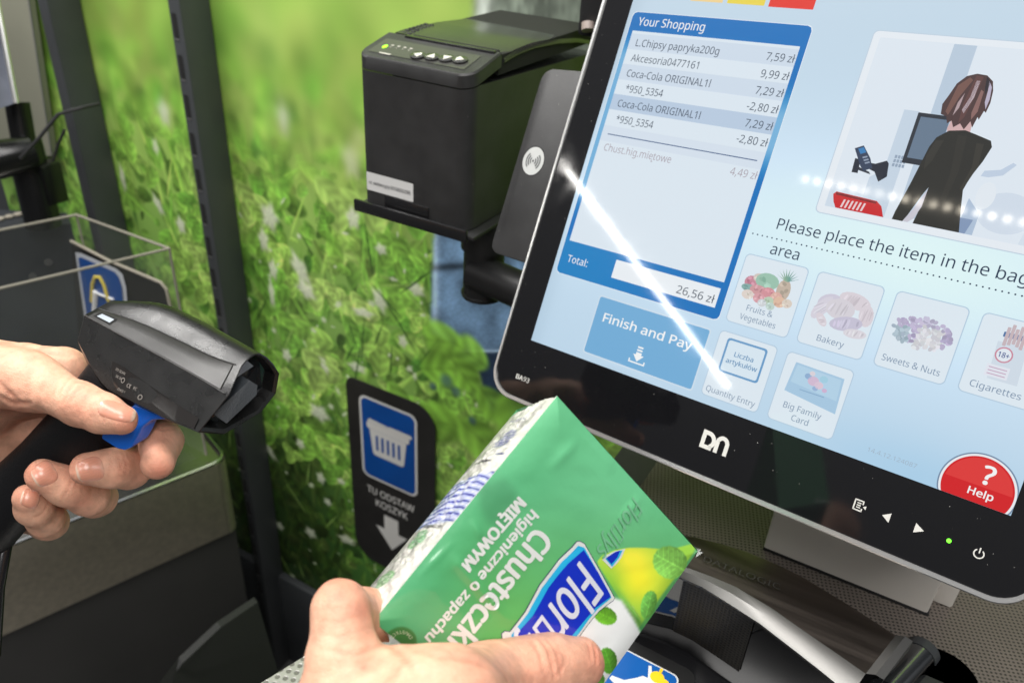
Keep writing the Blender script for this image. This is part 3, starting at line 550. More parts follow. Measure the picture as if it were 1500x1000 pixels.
# ------------------------------------------------------------------ touch monitor
M0 = CAM + ray(778, 498) * 0.645
SF = Fr(M0, [0.98537, -0.1515, 0.0781], [0.00268, 0.47195, 0.88162])
S = lambda u, v, w=0.0: SF.p(u / 1000, v / 1000, w / 1000)
SFm = Fr(M0, SF.x, SF.y)
mm = lambda pts: [(x / 1000, y / 1000) for x, y in pts]
def build_monitor():
    root = thing('touch_monitor', 'large tilted black touch monitor with a lit blue shopping screen', 'monitor', tuple(S(160, -45, -60)))
    m_glass = smear(pbr('bezel_glass', (0.006, 0.006, 0.007), 0.05, spec=0.5, dust=0.26), 0.03, 0.09)
    X0, X1, Y0, Y1 = -26.5, 362, -50, 330
    b = MB(); outer = mm(rr(X0, Y0, X1, Y1, 22, 10)); inner = mm(rr(X0 + 2.4, Y0 + 3.4, X1 - 2.4, Y1 - 2.4, 19.8, 10)); mid = mm(rr(X0 + 0.6, Y0 + 0.8, X1 - 0.6, Y1 - 0.6, 21.3, 10))
    L = lambda pts, w: [SF.p(x, y, w / 1000) for x, y in pts]
    b.loft([L(inner, -0.3), L(inner, 1.1), L(mid, 1.2), L(outer, 0.2), L(outer, -8), L(mm(rr(X0 + 3, Y0 + 3, X1 - 3, Y1 - 3, 19, 10)), -10)], M_silver, caps=False); b.build('frame', root, recalc=True)
    b = MB(); disp = mm([(0, 0), (338, 0), (338, 292), (0, 292)])
    big = mm(rr(X0 + 2.4, Y0 + 3.4, X1 - 2.4, Y1 - 2.4, 19.8, 10)); b.poly(SF, big, -0.0003, m_glass); b.build('bezel', root, smooth=0)
    b = MB(); b.prism(SF, mm(rr(X0 + 5, Y0 + 5, X1 - 5, Y1 - 5, 18, 5)), -0.010, -0.034, M_black, 0.003); b.box(SF, (0.06, 0.0, -0.09), (0.29, 0.25, -0.033), M_black, 0.01); b.build('back_housing', root)
    # lit display: background glow plus the panels drawn on it
    nu, nv = 60, 50; U, V = np.meshgrid(np.linspace(0, 338, nu), np.linspace(0, 292, nv))
    t = V / 292; c = np.array([196, 222, 242.]) * (1 - t)[..., None] + np.array([201, 222, 238.]) * t[..., None]
    c = c + 22 * np.exp(-((V - 130) / 65) ** 2)[..., None] + 10 * np.exp(-((U - 250) / 90) ** 2 - ((V - 120) / 60) ** 2)[..., None]
    c = c - 16 * np.exp(-(V / 25) ** 2 - ((U - 290) / 70) ** 2)[..., None] * np.array([1.3, .6, .2])
    c = c - np.exp(-(U / 9) ** 2)[..., None] * 10
    m_pic = ui_attr()
    Vp = np.stack([S(u, v, 0.0) for u, v in zip(U.ravel(), V.ravel())]); disp = np_mesh('display', Vp, grid_faces(nu, nv), s2l(np.clip(c, 0, 255).reshape(-1, 3) / 255), m_pic, root)
    T = lambda b, s, x, y, cp, m, w=None, al='l', bold=0.0, z=0.5, sh=0.0: b.text(lambda p, q: S(x + p, y + q, z), s, m, cp, w, al, bold, sh)
    R = lambda b, x0, y0, x1, y1, r, z, m: b.poly(SF, mm(rr(x0, y0, x1, y1, r)), z / 1000, m)
    dark = ui(62, 74, 92); blue = ui(22, 126, 196)
    b = MB(); R(b, 47, 271, 72, 290, 0.3, 0.15, ui(248, 216, 150)); R(b, 75.5, 271, 103, 290, 0.3, 0.15, ui(240, 218, 74)); R(b, 106, 270.6, 137.2, 290, 0.3, 0.15, ui(234, 52, 38)); b.build('colour_tab', disp, smooth=0)
    # receipt panel with blue border fading at the sides
    nu, nv = 40, 60; U, V = np.meshgrid(np.linspace(3.8, 140.8, nu), np.linspace(57, 260, nv))
    top = smoothstep(215, 250, V); bot = smoothstep(150, 95, V); k = np.clip(np.maximum(top, bot), 0.0, 1)
    k = np.where(U > 100, np.clip(np.maximum(smoothstep(188, 225, V), smoothstep(190, 150, V)), 0.25, 1), np.clip(k, 0.28, 1))
    c = np.array([162, 206, 236.]) * (1 - k)[..., None] + np.array([4, 116, 194.]) * k[..., None]; c = c + (20 * (V < 85) * smoothstep(140, 20, U))[..., None] * np.array([.9, .8, .3])
    r_ = 3.5; dx = np.maximum(np.maximum(3.8 + r_ - U, U - 140.8 + r_), 0); dy = np.maximum(np.maximum(57 + r_ - V, V - 260 + r_), 0); ln = np.hypot(dx, dy); s_ = np.where(ln > r_, r_ / np.maximum(ln, 1e-6), 1)
    U2 = np.where(dx > 0, np.where(U < 70, 3.8 + r_ - dx * s_, 140.8 - r_ + dx * s_), U); V2 = np.where(dy > 0, np.where(V < 150, 57 + r_ - dy * s_, 260 - r_ + dy * s_), V)
    pan = np_mesh('receipt_panel', np.stack([S(u, v, 0.18) for u, v in zip(U2.ravel(), V2.ravel())]), grid_faces(nu, nv), s2l(np.clip(c, 0, 255).reshape(-1, 3) / 255), m_pic, disp)
    b = MB(); R(b, 3.3, 56.5, 141.3, 260.5, 3.9, 0.12, ui(232, 243, 250)); R(b, 7.6, 83, 136.6, 246, 0.4, 0.26, ui(226, 238, 248))
    for y, m in ((238, ui(212, 226, 241)), (215, ui(212, 226, 241)), (192, ui(190, 209, 231)), (168, ui(219, 231, 244))): R(b, 7.6, y - 5.9, 136.6, y + 5.9, 0.1, 0.32, m)
    w_ = ui(250, 252, 252); T(b, 'Your Shopping', 10.2, 250.2, 6.1, w_, 54.5, z=0.32, bold=0.004)
    for s, x, y, w in (('L.Chipsy papryka200g', 13.8, 234.7, 67.5), ('Akcesoria0477161', 13.6, 223.3, 55.5), ('Coca-Cola ORIGINAL1l', 13.8, 211.7, 68.3), ('*950_5354', 16.6, 200.3, 31.6), ('Coca-Cola ORIGINAL1l', 13.8, 188.8, 68.2), ('*950_5354', 16.3, 177, 31.8)): T(b, s, x, y, 5.3, dark, w)
    for s, y, w in (('7,59 zł', 234.8, 19.8), ('9,99 zł', 223, 19.8), ('7,29 zł', 211.5, 19.8), ('-2,80 zł', 200.3, 22.3), ('7,29 zł', 188.8, 19.8), ('-2,80 zł', 177.6, 22.3)): T(b, s, 135.9, y, 5.3, dark, w, 'r')
    R(b, 13, 167.2, 132.5, 167.9, 0.1, 0.5, ui(70, 96, 140)); gr = ui(176, 168, 178); T(b, 'Chust.hig.miętowe', 13.5, 154.9, 5.3, gr, 57); T(b, '4,49 zł', 136, 155, 5.3, gr, 19.6, 'r'); b.poly(SF, mm([(55.2, 154.6), (55.9, 154.9), (55.3, 154.0), (55.5, 153.6), (56.3, 153.7), (56.2, 153.2), (55.1, 153.1), (54.7, 153.7)]), 0.00052, gr)
    T(b, 'Total:', 10.8, 66.9, 5.4, w_, 18.4); R(b, 51.8, 64.6, 135.8, 78.4, 0.4, 0.32, ui(240, 246, 251)); T(b, '26,56 zł', 134, 67.1, 5.6, dark, 29, 'r'); b.build('receipt_lines', disp, smooth=0)
    b = MB(); R(b, 47, 5, 138.6, 50, 2.2, 0.15, ui(214, 231, 244)); R(b, 48, 6, 137.6, 49, 1.6, 0.22, ui(118, 178, 222)); T(b, 'Finish and Pay', 55.8, 31.8, 6.4, w_, 73, bold=0.02)
    ic = lambda pts, z=0.5: b.poly(SF, mm([(92 + x, 15 + y) for x, y in pts]), z / 1000, w_)
    ic([(-2.2, 6.6), (2.2, 6.6), (2.2, 7.8), (-2.2, 7.8)]); ic([(-2.2, 4.4), (2.2, 4.4), (2.2, 5.6), (-2.2, 5.6)]); ic([(-2.2, 3.4), (2.2, 3.4), (2.2, 1.6), (4.3, 1.6), (0, -3.2), (-4.3, 1.6), (-2.2, 1.6)][::-1]); ic([(-6.6, -2.2), (-5.6, -2.2), (-5.6, -3.9), (5.6, -3.9), (5.6, -2.2), (6.6, -2.2), (6.6, -4.9), (-6.6, -4.9)]); b.build('pay_button', disp, smooth=0)
    # instruction picture
    b = MB(); R(b, 180, 142, 331, 261, 3.4, 0.12, ui(196, 214, 230)); R(b, 180.6, 142.6, 330.4, 260.4, 3, 0.2, ui(236, 243, 250))
    pg = lambda pts, z, *c: b.poly(SF, mm(pts), z / 1000, ui(*c)); R(b, 185, 147, 326, 256.4, 1.0, 0.26, ui(228, 238, 248))
    pg([(228.4, 256.2), (241, 256.2), (241, 150), (228.4, 150)], 0.30, 190, 208, 226); pg([(213, 214), (222, 214), (222, 147.2), (206, 147.2), (206, 170), (213, 176)], 0.29, 202, 218, 234)
    pg([(185.2, 147.2), (212, 147.2), (210, 158), (185.2, 162)], 0.28, 212, 226, 240)
    pg([(221.5, 213.4), (240, 213.4), (240, 182), (221.5, 182)], 0.34, 44, 50, 60); pg([(223.6, 211), (240, 211), (240, 185.5), (223.6, 185.5)], 0.37, 104, 124, 146)
    for i in range(4):
        for j in range(3): pg(rr(216.6 + i * 1.9, 184 - j * 2.6, 218 + i * 1.9, 186 - j * 2.6, 0.2, 1), 0.33, 150, 168, 190)
    # figure seen from behind: neck, hair, coat, sleeve, hand
    pg([(241, 214), (252, 214), (253, 204), (249, 200), (242, 201), (240, 206)], 0.40, 214, 178, 178)
    pg([(241.5, 205), (250, 206.5), (256, 205), (265, 202.5), (266.6, 199), (264.5, 190), (261, 180), (259.5, 172), (262, 160), (265, 147.2), (239, 147.2), (240.5, 160), (241, 170), (239, 165), (236.5, 157), (234.5, 150.5), (233, 147.2), (226.8, 147.2), (227.2, 152), (228.8, 161), (230.5, 171), (232.2, 183), (233.8, 194), (236, 200)], 0.44, 40, 40, 36)
    pg([(236, 198), (233.8, 188), (235, 180), (238, 186), (240.5, 199)], 0.46, 52, 51, 46); pg([(247, 203), (250, 180), (249, 160), (252, 160), (254, 182), (252, 203)], 0.46, 47, 46, 41); pg([(258, 200), (260, 186), (257.5, 172), (259.2, 172), (263, 187), (262, 200)], 0.46, 54, 52, 46)
    pg([(233, 147.3), (236.8, 156), (239.4, 164), (241, 169), (240.8, 158), (238.6, 150), (236, 147.3)], 0.45, 206, 204, 216)
    hair = [(234, 214), (233, 220), (235, 226), (237, 233), (241, 238), (246, 240), (251.5, 239.6), (255.5, 236.5), (257.3, 231), (258, 224), (257.4, 218), (256.2, 219), (255, 213.5), (254, 215), (253, 208.5), (251, 212), (249, 206.8), (246, 210), (243, 207.2), (241, 211), (239, 209), (237.5, 213)]
    pg(hair, 0.48, 78, 56, 56)
    for q, cc in (([(238, 232), (243, 237.5), (245, 236), (241, 226), (238, 214), (236, 216)], (120, 86, 78)), ([(246, 239), (250, 238.6), (249, 228), (247, 214), (245, 210), (244, 222)], (98, 66, 64)), ([(247, 236), (249, 236), (248.6, 226), (246, 216), (244.5, 218), (246.5, 226)], (206, 190, 198)), ([(253.6, 236.6), (256, 233), (257, 226), (256.6, 220), (255, 224), (254.6, 231)], (190, 182, 204)), ([(251, 231), (252.6, 230), (253, 218), (251, 213), (250, 217)], (140, 104, 100)), ([(241, 222), (243, 228), (242.6, 219), (240.6, 214)], (182, 160, 164)), ([(251.6, 239), (254.6, 236), (254, 228), (252.6, 232)], (44, 38, 46))): pg(q, 0.5, *cc)
    # red basket, card terminal, bags at the right
    pg([(188, 155.5), (189.6, 157.4), (215, 156.2), (218.6, 153.6), (221.6, 147.3), (192, 147.3), (189.6, 151)], 0.40, 206, 34, 40); pg([(189.4, 157), (215, 155.8), (215, 154.4), (189.8, 155.4)], 0.42, 130, 20, 30)
    for i in range(6): pg([(194.6 + i * 2.5, 148.2), (195.8 + i * 2.5, 148.2), (196.8 + i * 2.5, 153.4), (195.6 + i * 2.5, 153.4)], 0.44, 238, 214, 218)
    pg([(191.8, 186), (196.6, 188.6), (203, 181.4), (206, 175.6), (201.4, 173), (198.6, 175.6)], 0.42, 52, 66, 92); pg([(194, 186), (197, 187.6), (199.4, 184.6), (196.4, 183)], 0.44, 60, 130, 190)
    for i in range(3): pg([(198 + i * 1.2, 181.4 - i * 1.6), (200.6 + i * 1.2, 182.6 - i * 1.6), (201.2 + i * 1.2, 181.8 - i * 1.6), (198.6 + i * 1.2, 180.6 - i * 1.6)], 0.44, 150, 164, 186)
    pg([(194, 180), (197.6, 179.6), (198.4, 171), (194.6, 171)], 0.41, 36, 42, 56); pg([(203, 178.6), (207, 178.6), (213, 181.6), (214.6, 180), (216, 172), (212, 168), (208, 173.6), (204.6, 174.6)], 0.41, 36, 42, 56); pg([(198, 175), (205, 173), (206, 171.6), (198, 173)], 0.405, 50, 56, 70)
    pg([(267, 185), (275, 187), (280, 192), (282, 191), (277, 184), (270, 181.6), (266, 181.6)], 0.34, 196, 212, 232); pg(ell(285, 163, 15, 12), 0.33, 214, 226, 240); pg(ell(272, 171, 5, 8), 0.35, 232, 240, 248); pg([(264, 168), (272, 160), (272, 147.2), (263, 147.2)], 0.345, 176, 196, 220); pg([(263, 156), (270, 156), (268, 147.2), (262, 147.2)], 0.36, 132, 154, 188); pg([(300, 176), (324, 180), (324, 147.2), (296, 147.2)], 0.335, 218, 230, 242)
    b.build('instruction_picture', disp, smooth=0)
    # caption
    b = MB(); tb = ui(34, 54, 84); V_, _ = text_mesh('Please place the item in the bagging'); V2_, _ = text_mesh('Please place the item in the bag'); wd = 147.5 * (V_[:, 0].max() - V_[:, 0].min()) / (V2_[:, 0].max() - V2_[:, 0].min())
    T(b, 'Please place the item in the bagging', 159.6, 126, 7.3, tb, wd); T(b, 'area', 160.5, 109.2, 7.3, tb, 19.3)
    for i in range(57): b.poly(SF, mm(ell(145.4 + i * 3.36, 119.6, 0.55, 0.55, 0, 8)), 0.0005, tb)
    b.build('caption', disp, smooth=0); b = MB(); T(b, '14.4.12.124087', 257, 7.2, 2.6, ui(166, 186, 204), 28.5); b.build('version_text', disp, smooth=0)
    # category buttons
    lab = ui(128, 150, 176); Rg = random.Random(9)
    def tile(x0, y0, x1, y1, lines, draw, name='category_button'):
        b = MB(); R(b, x0 - 0.6, y0 - 0.6, x1 + 0.6, y1 + 0.6, 3.4, 0.12, ui(186, 210, 230)); R(b, x0, y0, x1, y1, 3, 0.2, ui(228, 240, 249))
        for s, cx, y, w in lines: T(b, s, cx, y, 3.9, lab, w, 'c', z=0.45)
        draw(b); b.build(name, disp, smooth=0)
    def blob(b, cx, cy, rx, ry, z, c, rot=0.0): c = tuple(int(0.66 * q + 0.34 * w) // 4 * 4 for q, w in zip(c, (228, 240, 249))); b.poly(SF, mm(ell(cx, cy, rx, ry, rot, 16)), z / 1000, ui(*c))
    def d_fruit(b):
        z = 0.3
        for (x, y, rx, ry, c) in ((155, 88, 5, 4.4, (196, 96, 120)), (159, 92, 4, 3, (214, 190, 170)), (154, 84, 5, 2.4, (96, 150, 140)), (165, 91, 8, 5.6, (128, 184, 150)), (177, 88, 4.6, 7.4, (188, 160, 132)), (161, 84, 6, 3.4, (206, 120, 124)), (168, 84, 4.6, 3.6, (214, 110, 118)), (174, 82, 4.2, 4, (222, 150, 132)), (155, 79.5, 4.2, 3.2, (228, 208, 190)), (163, 79, 4, 3.4, (216, 130, 138)), (170, 78.6, 3.6, 3.2, (176, 200, 160)), (177, 80, 4, 3.6, (230, 168, 130)), (182, 80.4, 3.4, 3, (226, 200, 176)), (166, 76.5, 3, 2.6, (206, 208, 210)), (172, 75.8, 3, 2.6, (180, 208, 190))):
            blob(b, x, y, rx, ry, z, c); z += 0.008
            for k in range(5): blob(b, x + Rg.uniform(-.6, .6) * rx, y + Rg.uniform(-.6, .6) * ry, rx * 0.26, ry * 0.22, z, tuple(np.clip(np.array(c) + Rg.choice([-34, -20, 24, 34]), 0, 250).astype(int)), Rg.random() * 3); z += 0.001
        for k in range(9): a = math.radians(90 + (k - 4) * 17); b.poly(SF, mm([(176.4, 94), (178, 94), (177.2 + 8.4 * math.cos(a), 94.5 + 8.2 * math.sin(a))]), (z + k * 0.001) / 1000, ui(104 + k * 6, 160 + k * 3, 156))
    def d_bread(b):
        z = 0.3
        for (x, y, rx, ry, r_, c) in ((208, 88, 8, 6, 0.3, (206, 196, 216)), (204, 84, 4, 9, -0.5, (220, 208, 218)), (222, 93, 10, 5, -0.15, (226, 206, 212)), (231, 86, 4.4, 7, 0.2, (226, 208, 212)), (215, 86, 9, 6.6, 0, (220, 206, 216)), (221, 78, 10, 4.6, 0.25, (196, 182, 210)), (228, 73.5, 7, 3, 0.1, (226, 214, 220)), (206, 76.6, 5, 2.6, -0.8, (222, 208, 216))):
            blob(b, x, y, rx, ry, z, c, r_); z += 0.006
            for k in range(8):
                q = Rg.uniform(-.7, .7); blob(b, x + q * rx * math.cos(r_), y + q * rx * math.sin(r_), rx * 0.07, ry * (0.75 - 0.5 * abs(q)), z, tuple(np.array(c) + Rg.choice([-30, -18, 18, 20])), r_ - 0.3 + Rg.uniform(-.2, .2)); z += 0.0008
    def d_nuts(b):
        z = 0.3
        for k in range(210):
            a = Rg.random() * 6.283; q = math.sqrt(Rg.random()); x = 264 + 16.5 * q * math.cos(a); y = 84.5 + 9.4 * q * math.sin(a)
            if x < 258 and y < 86: c = (146, 168, 182)
            elif x < 262 or x > 276: c = (170, 150, 190)
            elif y > 89: c = (178, 164, 196)
            else: c = (222, 218, 222)
            blob(b, x, y, 1.5, 1.15, z, tuple(np.clip(np.array(c) + Rg.randint(-30, 24), 0, 250)), Rg.random() * 3); z += 0.0006
    def d_cig(b):
        for k, x in enumerate((305.5, 307.6, 309.7, 311.8, 313.9)): b.poly(SF, mm(rr(x, 92 - abs(k - 2), x + 1.8, 101 + (k % 2) * 2, 0.3, 1)), (0.34 + 0.002 * k) / 1000, ui(204, 186, 192))
        b.poly(SF, mm(rr(304.5, 95, 317, 98, 0.3, 1)), 0.00033, ui(84, 120, 170)); b.poly(SF, mm([(303, 92), (318, 92), (319.4, 70), (304, 70)]), 0.0003, ui(214, 226, 238))
        blob(b, 308.2, 85, 4.6, 4.6, 0.34, (200, 90, 120)); blob(b, 308.2, 85, 3.8, 3.8, 0.36, (238, 244, 250)); T(b, '18+', 308.2, 83.4, 3.0, ui(70, 90, 150), 5.6, 'c', 0.02, 0.4)
        b.poly(SF, mm(rr(301.8, 71.4, 313.6, 78.4, 0.3, 1)), 0.00033, ui(232, 236, 246))
        for k in range(3): b.poly(SF, mm(rr(303, 76.4 - k * 1.9, 312.4, 77 - k * 1.9, 0.1, 1)), 0.00037, ui(204, 176, 200))
    def d_qty(b):
        R(b, 151.4, 24.4, 180, 48.2, 2.2, 0.3, ui(108, 160, 206)); R(b, 152.8, 25.8, 178.6, 46.8, 1.6, 0.34, ui(222, 238, 249)); q = ui(96, 146, 190); T(b, 'Liczba', 166, 37, 3.2, q, 13.4, 'c', 0.016); T(b, 'artykułów', 166, 31.6, 3.2, q, 22, 'c', 0.016)
    def d_fam(b):
        b.poly(SF, mm([(199.6, 46), (231, 44.8), (232.4, 22), (198, 26.4)]), 0.0003, ui(172, 206, 232)); b.poly(SF, mm([(201, 44.8), (229.6, 43.6), (230.6, 30), (200, 33)]), 0.00032, ui(184, 216, 238))
        for x, y, r_, c in ((213.6, 37.6, 3.6, (214, 168, 200)), (217.6, 36, 2.8, (226, 190, 206)), (209.6, 39.6, 2.2, (110, 150, 200)), (219.4, 40.6, 2.6, (140, 200, 226)), (211.6, 42, 1.8, (226, 204, 216)), (216, 33.4, 1.8, (120, 160, 206)), (221.8, 34, 1.6, (204, 160, 200))): blob(b, x, y, r_, r_ * 0.85, 0.36 + x * 1e-5, c)
        b.poly(SF, mm(rr(207, 29.6, 223, 30.2, 0.1, 1)), 0.0004, ui(140, 176, 208))
    tile(146, 59, 188.4, 105.6, (('Fruits &', 166.4, 69, 18.2), ('Vegetables', 167, 62.4, 25)), d_fruit); tile(195.5, 59, 236, 105.6, (('Bakery', 215.6, 63, 17),), d_bread)
    tile(244, 59, 284, 105.6, (('Sweets & Nuts', 264, 63, 33),), d_nuts); tile(292, 59, 333, 105.6, (('Cigarettes', 310, 63, 26.4),), d_cig)
    tile(145.3, 6.2, 185.3, 51.3, (('Quantity Entry', 165.3, 9, 35.2),), d_qty); tile(193, 6, 235, 51, (('Big Family', 212.8, 15.7, 24.6), ('Card', 213.4, 9.2, 11)), d_fam)
    # help button cut by the lower edge of the display
    def disc(r_): return [(x, max(0.05, y)) for x, y in ell(318.2, 8, r_, r_, 0, 72) if True]
    def clip(r_): return [(min(337.95, x), y) for x, y in disc(r_)]
    b = MB(); b.poly(SF, mm(clip(20.6)), 0.00013, ui(120, 142, 170)); b.poly(SF, mm(clip(19.8)), 0.0002, ui(240, 244, 248)); b.poly(SF, mm(clip(18.6)), 0.00027, ui(216, 28, 34)); b.poly(SF, mm([(x, max(y, 10)) for x, y in clip(17.6)]), 0.0003, ui(228, 58, 56))
    T(b, '?', 321.4, 12, 10.5, w_, None, 'c', 0.03, 0.36); T(b, 'Help', 320.8, 4, 4.2, w_, 13, 'c', 0.025, 0.36); b.build('help_button', disp, smooth=0)
    # marks on the bezel
    mk = pbr('pale_marking', (0.62, 0.61, 0.57), 0.5)
    b = MB(); Q = lambda pts: b.poly(SF, mm([(155.4 + x, -29 + y) for x, y in pts]), 0.0001, mk)
    t_ = 2.9
    arc = lambda cx, cy, rx, ry, a0, a1, n=12: [(cx + rx * math.cos(math.radians(a)), cy + ry * math.sin(math.radians(a))) for a in np.linspace(a0, a1, n)]
    def band(o, i): Q(o + i[::-1])
    Q([(0, 0), (t_, 0), (t_, 12.6), (0, 12.6)]); Q([(t_, 0), (5, 0), (5, t_), (t_, t_)]); Q([(t_, 12.6), (t_, 12.6 - t_), (4.2, 12.6 - t_), (4.2, 12.6)])
    band(arc(4.2, 6.3, 6.2, 6.3, 90, -60), arc(4.2, 6.3, 3.4, 3.4, 90, -60)); Q([(5, 0), (8.6, 0), (8.6, t_), (5, t_)])
    Q([(10.2, 0), (13, 0), (13, 8.6), (10.2, 8.6)]); band(arc(14.9, 7.2, 4.9, 5.4, 165, 0), arc(14.9, 7.2, 2.1, 2.6, 165, 0)); Q([(17, 0), (19.8, 0), (19.8, 7.2), (17, 7.2)]); b.build('maker_mark', root, smooth=0)
    b = MB(); T(b, 'BA', -3.6, -32.6, 3.6, mk, 6.6, 'l', 0.025, 0.1); T(b, '93', 3.6, -32.6, 3.6, mk, 5.6, 'l', 0.0, 0.1); b.build('model_mark', root, smooth=0)
    b = MB(); b.poly(SF, mm([(276.6, -26.4), (281.2, -23.4), (281.2, -29.4)]), 0.0001, mk); b.build('control_icon', root, smooth=0)
    b = MB(); b.poly(SF, mm([(300.4, -26.2), (295.2, -23.2), (295.2, -29.2)]), 0.0001, mk); b.build('control_icon', root, smooth=0)
    b = MB(); mat = mk
    for q in (rr(259.6, -29.6, 260.4, -22.6, .1, 1), rr(259.6, -23.4, 265, -22.6, .1, 1), rr(264.4, -25, 265.2, -22.6, .1, 1), rr(259.6, -29.6, 265, -28.8, .1, 1), rr(264.4, -29.6, 265.2, -27.6, .1, 1), rr(261.4, -25, 263.8, -24.3, .1, 1), rr(261.4, -26.4, 263.8, -25.7, .1, 1), rr(261.4, -27.8, 263.8, -27.1, .1, 1)): b.poly(SF, mm(q), 0.0001, mat)
    b.poly(SF, mm([(265, -26.2), (267, -25), (267, -27.4)]), 0.0001, mat); b.build('control_icon', root, smooth=0)
    b = MB(); n = 18; o = [(330 + 2.9 * math.sin(a), -26.6 + 2.9 * math.cos(a)) for a in np.linspace(0.6, 5.68, n)]; i = [(330 + 2.2 * math.sin(a), -26.6 + 2.2 * math.cos(a)) for a in np.linspace(0.6, 5.68, n)]; b.poly(SF, mm(o + i[::-1]), 0.0001, mat); b.poly(SF, mm(rr(329.65, -26.2, 330.35, -23, .1, 1)), 0.0001, mat); b.build('control_icon', root, smooth=0)
    b = MB(); b.poly(SF, mm(ell(314, -26, 1.3, 1.3)), 0.0001, pbr('green_led', (0.05, 0.3, 0.03), 0.3, emis=(0.15, 1.0, 0.03), es=2.2)); b.build('power_light', root, smooth=0)
    # contactless reader plate at the left, just behind the bezel
    b = MB(); b.prism(SF, mm([(-58, 212), (-60, 211.5), (-64.5, 209), (-67, 204.5), (-67.5, 200), (-68.3, 66), (-67.5, 61), (-64, 58), (-60, 57), (-10, 56), (-10, 214)][::-1]), -0.022, -0.006, M_char, 0.0014); rd = b.build('contactless_reader', root)
    b = MB(); c = (-51.2, 137.0); b.poly(SF, mm(ell(*c, 10.9, 12.2, 0, 48)), -0.00592, M_blacks); b.poly(SF, mm(ell(*c, 10.2, 11.5, 0, 48)), -0.0058, pbr('reader_disc', (0.46, 0.47, 0.46), 0.35)); mkd = M_steel_dark
    b.poly(SF, mm(ell(*c, 0.9, 1.0)), -0.0056, mkd)
    for sg in (0, 180):
        for r_ in (2.6, 4.6, 6.6): o = [(c[0] + (r_ + .55) * math.cos(math.radians(sg + a)), c[1] + (r_ + .55) * 1.1 * math.sin(math.radians(sg + a))) for a in np.linspace(-48, 48, 10)]; i = [(c[0] + (r_ - .45) * math.cos(math.radians(sg + a)), c[1] + (r_ - .45) * 1.1 * math.sin(math.radians(sg + a))) for a in np.linspace(-48, 48, 10)]; b.poly(SF, mm(o + i[::-1]), -0.0056, mkd)
    b.build('reader_symbol', rd, smooth=0)
    # neck standing on the perforated shelf
    zs = CAM[2] - 0.46 + 0.0005; m_n = pbr('satin_grey_paint', (0.74, 0.70, 0.64), 0.4, var=0.06, vscale=8)
    b = MB(); b.box(WORLD, (-0.040, 0.512, zs), (0.080, 0.66, zs + 0.2), m_n, 0.002); b.box(WORLD, (0.0805, 0.528, zs), (0.095, 0.66, zs + 0.16), m_n, 0.002); b.box(WORLD, (-0.040, 0.5115, zs - 0.001), (0.081, 0.52, zs + 0.002), M_black, 0.0005); b.build('neck', root)
build_monitor()

